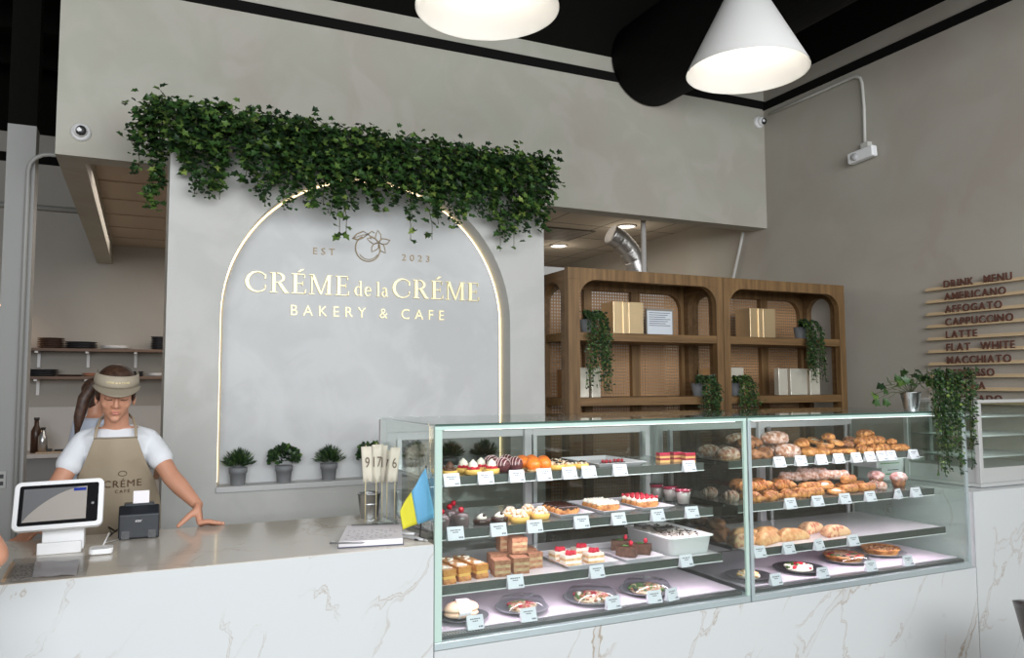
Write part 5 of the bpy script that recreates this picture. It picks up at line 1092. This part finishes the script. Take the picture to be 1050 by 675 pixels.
# number flags in acrylic holder
acr = glass('acrylic', (.93, .95, .95), 1.0)
ha = thing('number_stand', 'clear acrylic holder carrying the beige table number flags', 'holder', (.93, 3.30, CZ))
MB().box((.865, 3.25, CZ+.0005), (.995, 3.36, CZ+.006)).box((.872, 3.26, CZ+.0061), (.990, 3.355, CZ+.03)).build('acrylic_block', acr, ha)
fl = M('flag_linen', (.62, .57, .47), .8, bump=.2, bs=60)
for i, (px, num, yy, tp_) in enumerate(((375, '9', 3.27, 458), (386, '17', 3.30, 456), (392, '1', 3.33, 457), (405, '6', 3.28, 459), (397, '7', 3.345, 462))):
    c = ony(px, 480, yy); zt = ony(px, tp_, yy).z; zb = ony(px, 495, yy).z; wf = .022
    xb = c.x
    t_ = thing('number_flag', 'beige linen table number flag showing %s on a thin brass rod' % {'9': 'nine', '17': 'seventeen', '1': 'one', '6': 'six', '7': 'seven'}[num], 'table number', (xb, yy, CZ+.0305), 'table number flags')
    MB().tube([(xb, yy, CZ+.0305), (c.x, yy+.001, zb), (c.x, yy+.001, zt+.006)], .0018, 6).build('brass_rod', gold, t_)
    lean = -.012 if i == 0 else .004*i
    f_ = MB(); nn = 5
    vs = [(c.x-wf+2*wf*k/nn+lean*(1-j/4)*-1, yy-.003+.003*math.sin(k*1.3+j), zb+(zt-zb)*j/4+(.006*(k % 2) if j in (0,) else 0)) for j in range(5) for k in range(nn+1)]
    f_.add(vs, [(j*(nn+1)+k, j*(nn+1)+k+1, (j+1)*(nn+1)+k+1, (j+1)*(nn+1)+k) for j in range(4) for k in range(nn)]); fb = f_.build('linen_flag', fl, t_)
    sm_ = fb.modifiers.new('s', 'SOLIDIFY'); sm_.thickness = .001
    vs, fs = text_mesh(num, .062, .0004, .0, align='CENTER'); MB().add([planeY(yy-.0085, c.x+lean*-.4, zb+(zt-zb)*.42) @ Vector((v.x*.72, v.y, v.z)) for v in vs], fs, False).build('numeral', M('numeral', (.12, .09, .06), .6), t_)
q = onz(375, 529, CZ)
bu = thing('metal_bucket', 'small galvanised metal bucket on the counter behind the number flags', 'bucket', (q.x, 3.55, CZ))
MB().lathe([(.040, 0), (.052, .108), (.055, .110), (.052, .113), (.049, .108), (.038, .004), (0, .004)], (q.x, 3.55, CZ+.0005), 30, cap=False).build('bucket_body', steel, bu)
MB().lathe([(.0465, .060), (.0485, .064), (.0475, .068)], (q.x, 3.55, CZ), 30, cap=False).build('rim_band', steel, bu)
# flag on a stand
fg = thing('desk_flag', 'small blue and yellow flag on a thin pole at the corner of the glass case', 'flag', (.985, 2.955, CZ))
p_top = ony(436.5, 478, 2.96); MB().tube([(.985, 2.96, CZ+.004), (p_top.x+.004, 2.965, p_top.z)], .0028, 8).build('flagpole', blackm, fg); MB().lathe([(.022, 0), (.022, .006), (.006, .01)], (.985, 2.96, CZ+.0005), 20).build('pole_base', blackm, fg)
A = [ony(x, y, 2.95) for x, y in ((436.7, 480), (446.5, 531), (428, 537.8), (421.6, 504.4))]; B = [ony(x, y, 2.95) for x, y in ((421.6, 504.4), (428, 537.8), (412.7, 543), (409.5, 524.4))]
def cloth(c, flip, m_, nm_):
    b = MB(); n = 8; vs = []
    for j in range(n+1):
        for i in range(n+1):
            u, v = i/n, j/n; p = c[0].lerp(c[1], u).lerp(c[3].lerp(c[2], u), v); d = math.sin((p.x*.9+p.z*.25)*75)*.006
            vs.append((p.x, p.y+d, p.z))
    b.add(vs, [(j*(n+1)+i, j*(n+1)+i+1, (j+1)*(n+1)+i+1, (j+1)*(n+1)+i) for j in range(n) for i in range(n)]); o = b.build(nm_, m_, fg); s_ = o.modifiers.new('s', 'SOLIDIFY'); s_.thickness = .0008
cloth(A, 0, M('flag_blue', (.13, .37, .58), .7), 'blue_band'); cloth(B, 0, M('flag_yellow', (.60, .55, .03), .7), 'yellow_band')
# ================================================================ KITCHEN BACKGROUND
KY = 9.9; br = wood('kitchen_shelf_wood', (.10, .06, .04), (.2, .12, .08), 0)
for z, nm_ in ((1.96, 'upper'), (1.66, 'lower')):
    t_ = thing('wall_shelf', '%s brown wall shelf with white brackets on the far kitchen wall' % nm_, 'shelf', (-.4, 9.75, z), 'kitchen wall shelves')
    MB().box((-1.6, 9.6, z-.03), (.45, KY-.002, z)).build('shelf_board', br, t_)
    for px in (39, 90, 139): x = ony(px, 370, 9.8).x; MB().box((x-.015, 9.62, z-.05), (x+.015, KY-.002, z-.03)).box((x-.015, KY-.03, z-.20), (x+.015, KY-.002, z-.05)).build('bracket', white, t_)
def stack(px, z, n, r, label, m_, y=9.74, name='stacked_plate', cat='plate'):
    x = ony(px, 360, y).x
    for k in range(n):
        o = MB().lathe([(r*.6, 0), (r, .016), (r, .02), (r*.6, .012), (0, .012)], n=28, cap=False).build(name, m_); o.location = (x+random.uniform(-.003, .003), y, z+.0185*k); tag(o, label % ORD[k], cat, 'plates on the kitchen shelves')
stack(52, 1.96, 6, .13, 'dark brown plate, %s from below in the left stack on the upper kitchen shelf', M('plate_brown', (.07, .04, .03), .4))
stack(83, 1.96, 4, .16, 'black plate, %s from below in the middle stack on the upper kitchen shelf', plate_d)
stack(118, 1.96, 2, .15, 'white plate, %s from below on the upper kitchen shelf', white)
stack(163, 1.96, 8, .09, 'small black bowl, %s from below at the right of the upper kitchen shelf', plate_d)
stack(44, 1.66, 4, .16, 'black plate, %s from below at the left of the lower kitchen shelf', plate_d)
stack(72, 1.66, 1, .15, 'flat dark tray, %s on the lower kitchen shelf', M('plate_brown'))
stack(93, 1.66, 2, .08, 'terracotta dish, %s from below on the lower kitchen shelf', M('terracotta', (.45, .22, .14), .6))
stack(142, 1.66, 3, .06, 'small black saucer, %s from below on the lower kitchen shelf', plate_d)
stack(160, 1.66, 2, .09, 'white dish, %s from below at the right of the lower kitchen shelf', white)
sbox('wall_back_splash', (-3, 9.86, .87), (1.0, 9.898, 1.33), M('splash', (.46, .44, .42), .4))
kt = thing('kitchen_counter', 'grey stone worktop along the far kitchen wall', 'counter', (-.8, 9.6, 0))
MB().box((-3.2, 9.25, .83), (-.40, 9.855, .87)).build('worktop', M('worktop_grey', (.42, .40, .38), .4), kt); MB().box((-3.15, 9.3, 0), (-.45, 9.85, .829)).build('cabinet_base', M('cab_grey', (.20, .20, .20), .6), kt)
def bottle(px, y, h, r, m_, label, cap):
    x = ony(px, 450, y).x; t_ = thing('bottle', label, 'bottle', (x, y, .871), 'bottles on the kitchen worktop')
    MB().lathe([(r, 0), (r, h*.62), (r*.45, h*.78), (r*.4, h*.92)], (x, y, .871), 20).build('bottle_body', m_, t_); MB().lathe([(r*.5, h*.925), (r*.5, h)], (x, y, .871), 16).build('cap', cap, t_)
bottle(37, 9.5, .36, .05, M('bottle_brown', (.05, .022, .012), .3), 'tall brown bottle on the far kitchen worktop beside the pillar', blackm)
bottle(44, 9.42, .26, .045, steel, 'steel shaker bottle on the far kitchen worktop', blackm)
x = ony(56, 460, 9.45).x
ms = thing('tray_of_tools', 'small tray with dark utensils on the far kitchen worktop', 'tray', (x, 9.45, .871))
MB().box((x-.16, 9.36, .871), (x+.12, 9.52, .882)).build('tray_base', M('tray_wood', (.45, .33, .22), .6), ms); MB().box((x-.1, 9.40, .8825), (x-.02, 9.46, .91)).box((x+.0, 9.4, .8825), (x+.09, 9.48, .90)).build('utensils', blackm, ms, .006)
ta, tb = ony(150, 468, 6.2), ony(178, 468, 6.2)
wt = thing('wooden_table', 'brown wooden table in the kitchen behind the cashier', 'table', (.3, 6.4, 0))
MB().box((.0, 6.1, 1.0), (1.0, 6.8, 1.045)).box((.03, 6.12, .90), (.97, 6.15, .999)).build('tabletop', wood('table_wood', (.16, .07, .03), (.30, .15, .07), 0), wt)
for x_, y_ in ((.06, 6.16), (.92, 6.16), (.06, 6.72), (.92, 6.72)): MB().box((x_, y_, 0), (x_+.06, y_+.06, .895)).build('leg', M('leg_cream', (.55, .50, .44), .5), wt)
# warm lit corner at the far left with black script
q = ony(6, 305, 9.6)
ls_ = thing('added_wall_lamp', 'added warm wall lamp under a wooden shelf in the far left kitchen corner', 'wall lamp', (-1.62, 9.8, 2.46))  # wooden shelf; the glowing strip beneath is added to warm the wall
MB().box((-2.6, 9.72, 2.42), (-1.36, 9.898, 2.47)).build('wooden_shelf', oak, ls_)
MB().box((-2.6, 9.74, 2.405), (-1.38, 9.80, 2.418)).build('added_glow_strip', M('added_glow_warm', (1, .62, .32), emit=6), ls_)
area('added_strip_light', (-2.0, 9.74, 2.38), (math.radians(-12), 0, 0), 1.2, .08, 9, (1, .62, .36), ls_)
sc_ = MB(); r = random.Random(3); pts = []
for k in range(60): pts.append((-1.45+.07*math.sin(k*1.9)+r.uniform(-.015, .015), 9.885, 2.05-k*.017+.02*math.cos(k*2.3)))
sc_.tube(pts, .012, 6); tag(sc_.build('wall_script', blackm), 'black handwritten style script down the warm lit far left wall', 'wall lettering')
# ================================================================ PEOPLE
skin = M('skin', (.52, .25, .155), .5, sss=.08, col2=(.57, .285, .185), cs=9); hairm = M('hair', (.030, .014, .009), .45, col2=(.075, .038, .022), cs=60)
def cap(b, a, c, ra, rc_, n=16):
    a, c = Vector(a), Vector(c); d = (c-a); L = max(d.length, 1e-5); d /= L; pts = []; rs = []
    for k in (80, 60, 40, 20): k = math.radians(k); pts.append(a-d*ra*math.sin(k)); rs.append(ra*math.cos(k))
    for k in range(5): pts.append(a.lerp(c, k/4)); rs.append(ra+(rc_-ra)*k/4)
    for k in (20, 40, 60, 80): k = math.radians(k); pts.append(c+d*rc_*math.sin(k)); rs.append(rc_*math.cos(k))
    return b.tube(pts, rs, n)
def chain(b, pts, rs):
    for i in range(len(pts)-1): cap(b, pts[i], pts[i+1], rs[i], rs[i+1])
def loft(b, rings, n=28):
    vs = []; fs = []
    for (x, y, z, rx, ry) in rings:
        for k in range(n): a = 2*PI*k/n; vs.append((x+rx*math.cos(a), y+ry*math.sin(a)*(1-.12*(math.sin(a) > 0)), z))
    for j in range(len(rings)-1):
        for k in range(n): fs.append((j*n+k, j*n+(k+1) % n, (j+1)*n+(k+1) % n, (j+1)*n+k))
    fs.append(tuple(reversed(range(n)))); fs.append(tuple((len(rings)-1)*n+k for k in range(n))); return b.add(vs, fs)
def remesh(o, vox, sm=4, fac=.5):
    r_ = o.modifiers.new('r', 'REMESH'); r_.mode = 'VOXEL'; r_.voxel_size = vox; r_.use_smooth_shade = True
    s_ = o.modifiers.new('s', 'SMOOTH'); s_.factor = fac; s_.iterations = sm
def hand(b, wrist, palm_dir, spread_dir, n_up, thumb_dir, drop, s=1.0, fdir=None, pl=.085):
    w_ = Vector(wrist); d = Vector(palm_dir).normalized(); sp_ = Vector(spread_dir).normalized(); kn = w_+d*pl*s; fd_ = Vector(fdir).normalized() if fdir else d
    for t_ in (-.028, -.010, .010, .028): cap(b, w_+sp_*t_*.7*s+d*.01, kn+sp_*t_*s, .0135*s, .0115*s, 10)
    for t_, L in ((-.031, .058), (-.0105, .075), (.0105, .080), (.031, .070)):
        a = kn+sp_*t_*s; dd = (fd_+sp_*t_*(9 if fdir else 5)).normalized(); m1 = a+dd*L*.45*s+Vector(n_up)*.008; m2 = a+dd*L*.78*s+Vector(drop)*.4; e_ = a+dd*L*s+Vector(drop)
        chain(b, [a, m1, m2, e_], [.0100*s, .0090*s, .0082*s, .0070*s])
    td_ = Vector(thumb_dir).normalized(); a = w_+d*.02*s+sp_*.022*s; chain(b, [a, a+td_*.042*s, a+td_*.070*s+Vector(drop)*.6, a+td_*.092*s+Vector(drop)], [.014*s, .0115*s, .0100*s, .0080*s])
def head(b, HM):
    def E(c, r, fn=None): b.ell(HM @ Vector(c), r, 24, M_=HM.to_3x3().to_4x4(), fn=fn)
    E((0, .018, .035), (.073, .090, .082)); E((0, -.020, -.018), (.061, .064, .072)); E((0, -.022, -.045), (.050, .056, .056)); E((0, -.030, -.060), (.043, .048, .044)); E((0, -.056, -.090), (.022, .022, .018))
    for s in (-1, 1):
        E((s*.036, -.050, -.030), (.019, .019, .020)); E((s*.030, -.070, .002), (.0145, .012, .010)); E((s*.034, -.018, -.058), (.018, .034, .024))
        E((s*.073, .012, -.022), (.008, .018, .028)); cap(b, HM @ Vector((s*.012, -.082, .018)), HM @ Vector((s*.046, -.068, .020)), .008, .006, 8)
    cap(b, HM @ Vector((0, -.080, .012)), HM @ Vector((0, -.098, -.030)), .0075, .0105, 10)
    for s in (-1, 1): E((s*.0105, -.088, -.034), (.0075, .009, .006))
    E((0, -.079, -.060), (.021, .012, .009))
def face_parts(root, HM):
    lp = MB()
    lp.ell(HM @ Vector((0, -.0885, -.0560)), (.0160, .0040, .0034), 14, M_=HM.to_3x3().to_4x4()); lp.ell(HM @ Vector((0, -.0885, -.0640)), (.0140, .0045, .0042), 14, M_=HM.to_3x3().to_4x4())
    lp.build('lips', M('lips', (.46, .17, .13), .4), root)
    for s in (-1, 1):
        MB().tube([HM @ Vector((s*(.016+.0047*k), -.0835+.0014*k*k*.35, -.0035-.0035*math.sin(PI*k/6))) for k in range(7)], .0016, 6).build('eyelashes', M('lash', (.02, .01, .008), .6), root)
        MB().tube([HM @ Vector((s*(.013+.0062*k), -.0890+.0006*k*k, .020+.0035*math.sin(PI*k/5.5))) for k in range(6)], [.0018, .0028, .003, .0026, .002, .001], 6).build('eyebrow', M('brow', (.06, .03, .018), .7), root)
# --- cashier
X0 = -.105
cw = thing('person', 'woman in white t-shirt, khaki apron and visor leaning on the counter', 'person', (X0, 3.98, 0))
HM = Matrix.Translation((X0-.006, 3.79, 1.515)) @ Matrix.Rotation(math.radians(12), 4, 'X') @ Matrix.Rotation(math.radians(3), 4, 'Y') @ Matrix.Rotation(math.radians(4), 4, 'Z')
body = MB(); head(body, HM)
cap(body, (X0, 3.875, 1.34), (X0-.004, 3.825, 1.46), .052, .047)
torso = [(X0, 4.03, .84, .165, .115), (X0, 4.02, .93, .165, .115), (X0, 3.99, 1.05, .128, .095), (X0, 3.95, 1.16, .138, .10), (X0, 3.91, 1.26, .152, .108), (X0, 3.89, 1.335, .135, .085), (X0, 3.885, 1.375, .085, .062)]
loft(body, torso)
SL, SR = (X0-.132, 3.885, 1.308), (X0+.132, 3.885, 1.308)
EL, ER = (-.325, 3.80, 1.125), (.118, 3.80, 1.150); WLh, WRh = (-.372, 3.70, .995), (.222, 3.705, 1.035)
for S, E_, W_ in ((SL, EL, WLh), (SR, ER, WRh)):
    chain(body, [S, tuple((Vector(S)+Vector(E_))/2), E_], [.036, .040, .038]); mid = Vector(E_).lerp(Vector(W_), .35); chain(body, [E_, tuple(mid), W_], [.039, .038, .0235])
hand(body, WRh, (.12, -.35, -.80), (-.15, -.95, .25), (0, 0, .6), (-.75, -.35, -.50), (.004, 0, -.004), 1.14, (1, -.15, -.04), .072)
hand(body, WLh, (-.50, -.5, -.45), (.75, -.65, .0), (0, 0, 1), (.5, -.6, -.3), (0, 0, -.008), .95)
for s in (-1, 1):
    chain(body, [(X0+s*.085, 4.03, .86), (X0+s*.09, 4.02, .48), (X0+s*.09, 4.05, .09)], [.085, .058, .04]); cap(body, (X0+s*.09, 4.05, .05), (X0+s*.10, 3.92, .035), .042, .034)
bo = body.build('body', skin, cw); remesh(bo, .0045, 3)
face_parts(cw, HM)
sh = MB(); loft(sh, [(x, y, z, rx+.016, ry+.014) for x, y, z, rx, ry in torso[1:-1]]+[(X0, 3.885, 1.368, .094, .070)])
for S, E_ in ((SL, EL), (SR, ER)):
    S, E_ = Vector(S), Vector(E_); e2 = S.lerp(E_, .47); chain(sh, [tuple(S+Vector((0, 0, -.004))), tuple(e2)], [.050, .055])
for s in (-1, 1): cap(sh, (X0+s*.05, 3.885, 1.352), (X0+s*.125, 3.885, 1.318), .034, .045)
sh.ell((X0, 3.86, 1.235), (.12, .075, .06), 20)
so = sh.build('t_shirt', M('shirt_white', (.70, .72, .75), .8, bump=.25, bs=14), cw); remesh(so, .006, 5)
pn_ = MB(); loft(pn_, [(X0, 4.03, .60, .18, .13), (X0, 4.03, .86, .184, .134), (X0, 4.02, .95, .178, .126)])
for s in (-1, 1): chain(pn_, [(X0+s*.085, 4.03, .80), (X0+s*.09, 4.02, .48), (X0+s*.09, 4.05, .12)], [.10, .075, .06])
po = pn_.build('trousers', M('trousers', (.05, .05, .055), .8), cw); remesh(po, .01, 3)
def ring_at(z):
    R = torso
    for a, b_ in zip(R, R[1:]):
        if a[2] <= z <= b_[2]: t_ = (z-a[2])/(b_[2]-a[2]); return [a[i]+(b_[i]-a[i])*t_ for i in range(5)]
    return list(R[0]) if z < R[0][2] else list(R[-1])
khaki = M('apron_khaki', (.36, .295, .21), .5, bump=.5, bs=7); khakid = M('apron_seam', (.24, .20, .15), .6)
ap = MB(); zs = [.50, .60, .70, .80, .88, .95, 1.02, 1.08, 1.14, 1.19, 1.235, 1.27, 1.30, 1.335]; nu = 24; vs = []
def apw(z): return .19 if z < 1.02 else (.19-.035*(z-1.02)/.13 if z < 1.15 else .155-.073*min(1, (z-1.15)/.185)**.8)
def apt(u, z):
    r_ = ring_at(z); rx, ry = r_[3]+.040, max(r_[4], .108)+.052; hw_ = apw(z); x = u*hw_; s_ = min(.96, abs(x)/rx)
    y = r_[1]-ry*math.sqrt(1-s_*s_)+.006*math.sin(u*6+z*9)*(1 if z < 1.2 else .3); return (r_[0]+x, y, z)
for z in zs:
    for k in range(nu+1): vs.append(apt(-1+2*k/nu, z))
ap.add(vs, [(j*(nu+1)+k, j*(nu+1)+k+1, (j+1)*(nu+1)+k+1, (j+1)*(nu+1)+k) for j in range(len(zs)-1) for k in range(nu)])
ao = ap.build('apron', khaki, cw); s_ = ao.modifiers.new('s', 'SOLIDIFY'); s_.thickness = .003; s2 = ao.modifiers.new('u', 'SUBSURF'); s2.levels = 1; s2.render_levels = 1
hem = MB(); hem.tube([apt(-1+2*k/12, 1.333) for k in range(13)], .0035, 6); hem.build('apron_hem', khakid, ao)
for s in (-1, 1):
    e_ = Vector(apt(s, 1.335)); MB().tube([e_+Vector((-s*.004, 0, -.005)), Vector((X0+s*.075, 3.808, 1.372)), Vector((X0+s*.064, 3.850, 1.408)), Vector((X0+s*.045, 3.91, 1.425))], .006, 8, flat=1.2).build('neck_strap', khaki, ao)
vs, fs = text_mesh('CRÉME', .044, .0003, 0, 1.15)
def on_apron(vs, z0, m_, nm_, xo=.0):
    b = MB(); mx = max(v.x for v in vs); out = []
    for v in vs: x = v.x-mx/2+xo; z = z0+v.y; p = apt(max(-1, min(1, x/apw(z))), z); out.append((p[0], p[1]-.0045-v.z, z))
    b.add(out, fs, False); b.build(nm_, m_, ao)
inkb = M('apron_print', (.10, .055, .03), .6)
on_apron(vs, 1.118, inkb, 'apron_lettering', .03)
vs, fs = text_mesh('CAFE', .020, .0003, 0, 1.4); on_apron(vs, 1.093, inkb, 'apron_lettering', .03)
tb = MB(); tb.tube([Vector(apt((.03+.016*math.cos(a))/apw(1.178), 1.178+.011*math.sin(a)))+Vector((0, -.004, 0)) for a in [2*PI*k/14 for k in range(15)]], .0012, 5, False); tb.build('apron_emblem', inkb, ao)
hr = MB()
def hE(c, r, fn=None): hr.ell(HM @ Vector(c), r, 26, M_=HM.to_3x3().to_4x4(), fn=fn)
hE((0, .026, .045), (.081, .092, .083)); hE((0, .060, -.01), (.066, .060, .080)); 
for s in (-1, 1): hE((s*.070, .020, .010), (.010, .045, .045))
hE((0, .125, .02), (.035, .04, .04))
ho = hr.build('hair', hairm, cw); remesh(ho, .005, 3)
MB().tube([HM @ Vector(p) for p in ((-.02, .11, .05), (-.075, .14, .02), (-.115, .13, -.05), (-.13, .11, -.13), (-.135, .10, -.21))], [.022, .027, .027, .022, .006], 14).build('ponytail', hairm, ho)
vi = MB(); n = 30; vs = []
for j, (z, e_) in enumerate(((.008, .004), (.030, .005), (.062, .000))):
    for k in range(n+1): a = math.radians(-115+230*k/n); vs.append(HM @ Vector(((.0835+e_)*math.sin(a), .018-(.104+e_)*math.cos(a), z+.034)))
vi.add(vs, [(j*(n+1)+k, j*(n+1)+k+1, (j+1)*(n+1)+k+1, (j+1)*(n+1)+k) for j in range(2) for k in range(n)])
visor_m = M('visor_khaki', (.36, .31, .235), .7); vo = vi.build('visor', visor_m, cw); s_ = vo.modifiers.new('s', 'SOLIDIFY'); s_.thickness = .003
bm_ = MB(); vs = []
for j in range(6):
    t_ = j/5
    for k in range(n+1):
        a = math.radians(-78+156*k/n); ext = .055*t_*math.cos(a)**.7 if math.cos(a) > 0 else 0
        vs.append(HM @ Vector(((.0855+.008*t_)*math.sin(a), .018-(.107+ext)*math.cos(a), .044-.022*t_*math.cos(a)-.002*t_)))
bm_.add(vs, [(j*(n+1)+k, j*(n+1)+k+1, (j+1)*(n+1)+k+1, (j+1)*(n+1)+k) for j in range(5) for k in range(n)])
bo2 = bm_.build('visor_brim', M('visor_brim_khaki', (.27, .23, .17), .7), vo); s_ = bo2.modifiers.new('s', 'SOLIDIFY'); s_.thickness = .003
vs, fs = text_mesh('CRÉME de la CRÉME', .0115, .0003, .0002); mx = max(v.x for v in vs); b = MB()
b.add([HM @ Vector((.0895*math.sin((v.x-mx/2)/.095), .018-.1125*math.cos((v.x-mx/2)/.095)-v.z, .066+v.y)) for v in vs], fs, False); b.build('visor_lettering', gold, vo)
# --- colleague behind, facing away to the right
def simple_person(root, x, y, face, H, shirt, vox, arm_l=None, arm_r=None, hairc=hairm, pony=False):
    Rz = Matrix.Translation((x, y, 0)) @ Matrix.Rotation(face, 4, 'Z'); k = H/1.66
    def T(p): return Rz @ (Vector(p)*k)
    b = MB(); hm = Rz @ Matrix.Translation((0, -.03*k, 1.545*k)) @ Matrix.Scale(k, 4); head(b, hm); cap(b, T((0, .0, 1.37)), T((0, -.01, 1.48)), .05, .046)
    tr_ = [(0, 0, .86, .16, .11), (0, 0, .95, .16, .11), (0, 0, 1.08, .125, .095), (0, 0, 1.2, .14, .1), (0, 0, 1.3, .155, .105), (0, 0, 1.37, .12, .08), (0, 0, 1.40, .07, .055)]
    tmp = MB(); loft(tmp, tr_); b.add([T(v) for v in tmp.v], tmp.f)
    arms = {-1: arm_l or ((-.18, 0, 1.35), (-.23, .02, 1.09), (-.21, -.10, .88)), 1: arm_r or ((.18, 0, 1.35), (.23, .02, 1.09), (.21, -.10, .88))}
    for s, (S, E_, W_) in arms.items():
        S, E_, W_ = T(S), T(E_), T(W_); chain(b, [S, S.lerp(E_, .5), E_], [.052, .045, .038]); chain(b, [E_, E_.lerp(W_, .35), W_], [.038, .036, .023]); d = (W_-E_).normalized(); hand(b, W_, d, d.cross(Vector((0, 0, 1))) if abs(d.z) < .9 else (0, 1, 0), (0, 0, 0), (d+Vector((.4, -.4, .2))), d*.005)
    for s in (-1, 1): chain(b, [T((s*.085, 0, .88)), T((s*.09, -.01, .48)), T((s*.09, .02, .09))], [.085, .058, .04]); cap(b, T((s*.09, .02, .045)), T((s*.10, -.12, .035)), .04, .034)
    remesh(b.build('body', skin, root), vox, 3)
    t_ = MB(); tmp = MB(); loft(tmp, [(a, c, z, rx+.018, ry+.018) for a, c, z, rx, ry in tr_[1:-1]]+[(0, 0, 1.39, .085, .065)]); t_.add([T(v) for v in tmp.v], tmp.f)
    for s, (S, E_, W_) in arms.items(): S, E_ = T(S), T(E_); chain(t_, [S, S.lerp(E_, .5)], [.06, .062])
    remesh(t_.build('t_shirt', shirt, root), vox, 5)
    p_ = MB(); tmp = MB(); loft(tmp, [(0, 0, .8, .175, .125), (0, 0, .97, .172, .12)]); p_.add([T(v) for v in tmp.v], tmp.f)
    for s in (-1, 1): chain(p_, [T((s*.085, 0, .84)), T((s*.09, -.01, .48)), T((s*.09, .02, .12))], [.10, .075, .06])
    remesh(p_.build('trousers', M('trousers'), root), .012, 3)
    h_ = MB(); h_.ell(hm @ Vector((0, .026, .045)), (.082*k, .094*k, .085*k), 22, M_=hm.to_3x3().normalized().to_4x4()); h_.ell(hm @ Vector((0, .06, -.01)), (.066*k, .06*k, .08*k), 18, M_=hm.to_3x3().normalized().to_4x4()); h2 = h_.build('hair', hairc, root)
    face_parts(root, hm)
    if pony: MB().tube([hm @ Vector(p) for p in ((0, .105, .03), (0, .16, .0), (0, .17, -.10), (0.0, .155, -.22), (0, .14, -.30))], [.022, .034, .034, .03, .008], 12).build('ponytail', hairc, h2)
p2 = ony(101, 400, 6.1)
cl = thing('person', 'second worker in a pale blue-white shirt with a brown ponytail standing behind the cashier', 'person', (p2.x, 6.1, 0))
simple_person(cl, p2.x-.02, 6.1, math.radians(118), 1.60, M('shirt_pale', (.55, .60, .70), .8), .009, pony=False)
# --- customer cut by the left edge
cu_ = thing('person', 'customer at the left edge in a green t-shirt, only a bare elbow showing', 'person', (-.675, 2.42, 0))
simple_person(cu_, -.675, 2.42, PI, 1.68, M('shirt_green', (.06, .13, .11), .8), .009, arm_l=((-.18, 0, 1.36), (-.325, -.03, 1.10), (-.12, -.24, 1.05)))
# ================================================================ CHAIR EDGE AT LOWER RIGHT
chb = thing('bistro_chair', 'dark brown rounded chair back cut by the lower right edge', 'chair', (3.82, 2.1, 0))
lm_ = M('leather_dark', (.035, .018, .012), .3)
bk = MB(); vs = []; n = 24
for j in range(9):
    v = j/8
    for k in range(n+1):
        a = math.radians(-100+200*k/n); hh = .32+.27*v*math.cos(a*.75)**.5
        r_ = .27+.05*v; vs.append((3.82-r_*math.cos(a), 2.1+r_*math.sin(a)*1.0, hh))
bk.add(vs, [(j*(n+1)+k, j*(n+1)+k+1, (j+1)*(n+1)+k+1, (j+1)*(n+1)+k) for j in range(8) for k in range(n)])
o = bk.build('backrest', lm_, chb); s_ = o.modifiers.new('s', 'SOLIDIFY'); s_.thickness = .035; s_.offset = 1
MB().lathe([(.0, .37), (.25, .37), (.265, .40), (.25, .44), (0, .45)], (3.82, 2.1, 0), 30, cap=False).build('seat', lm_, chb)
for a in (45, 135, 225, 315): a = math.radians(a); MB().tube([(3.82+.17*math.cos(a), 2.1+.17*math.sin(a), .369), (3.82+.25*math.cos(a), 2.1+.25*math.sin(a), .0)], [.016, .011], 10).build('leg', blackm, chb)
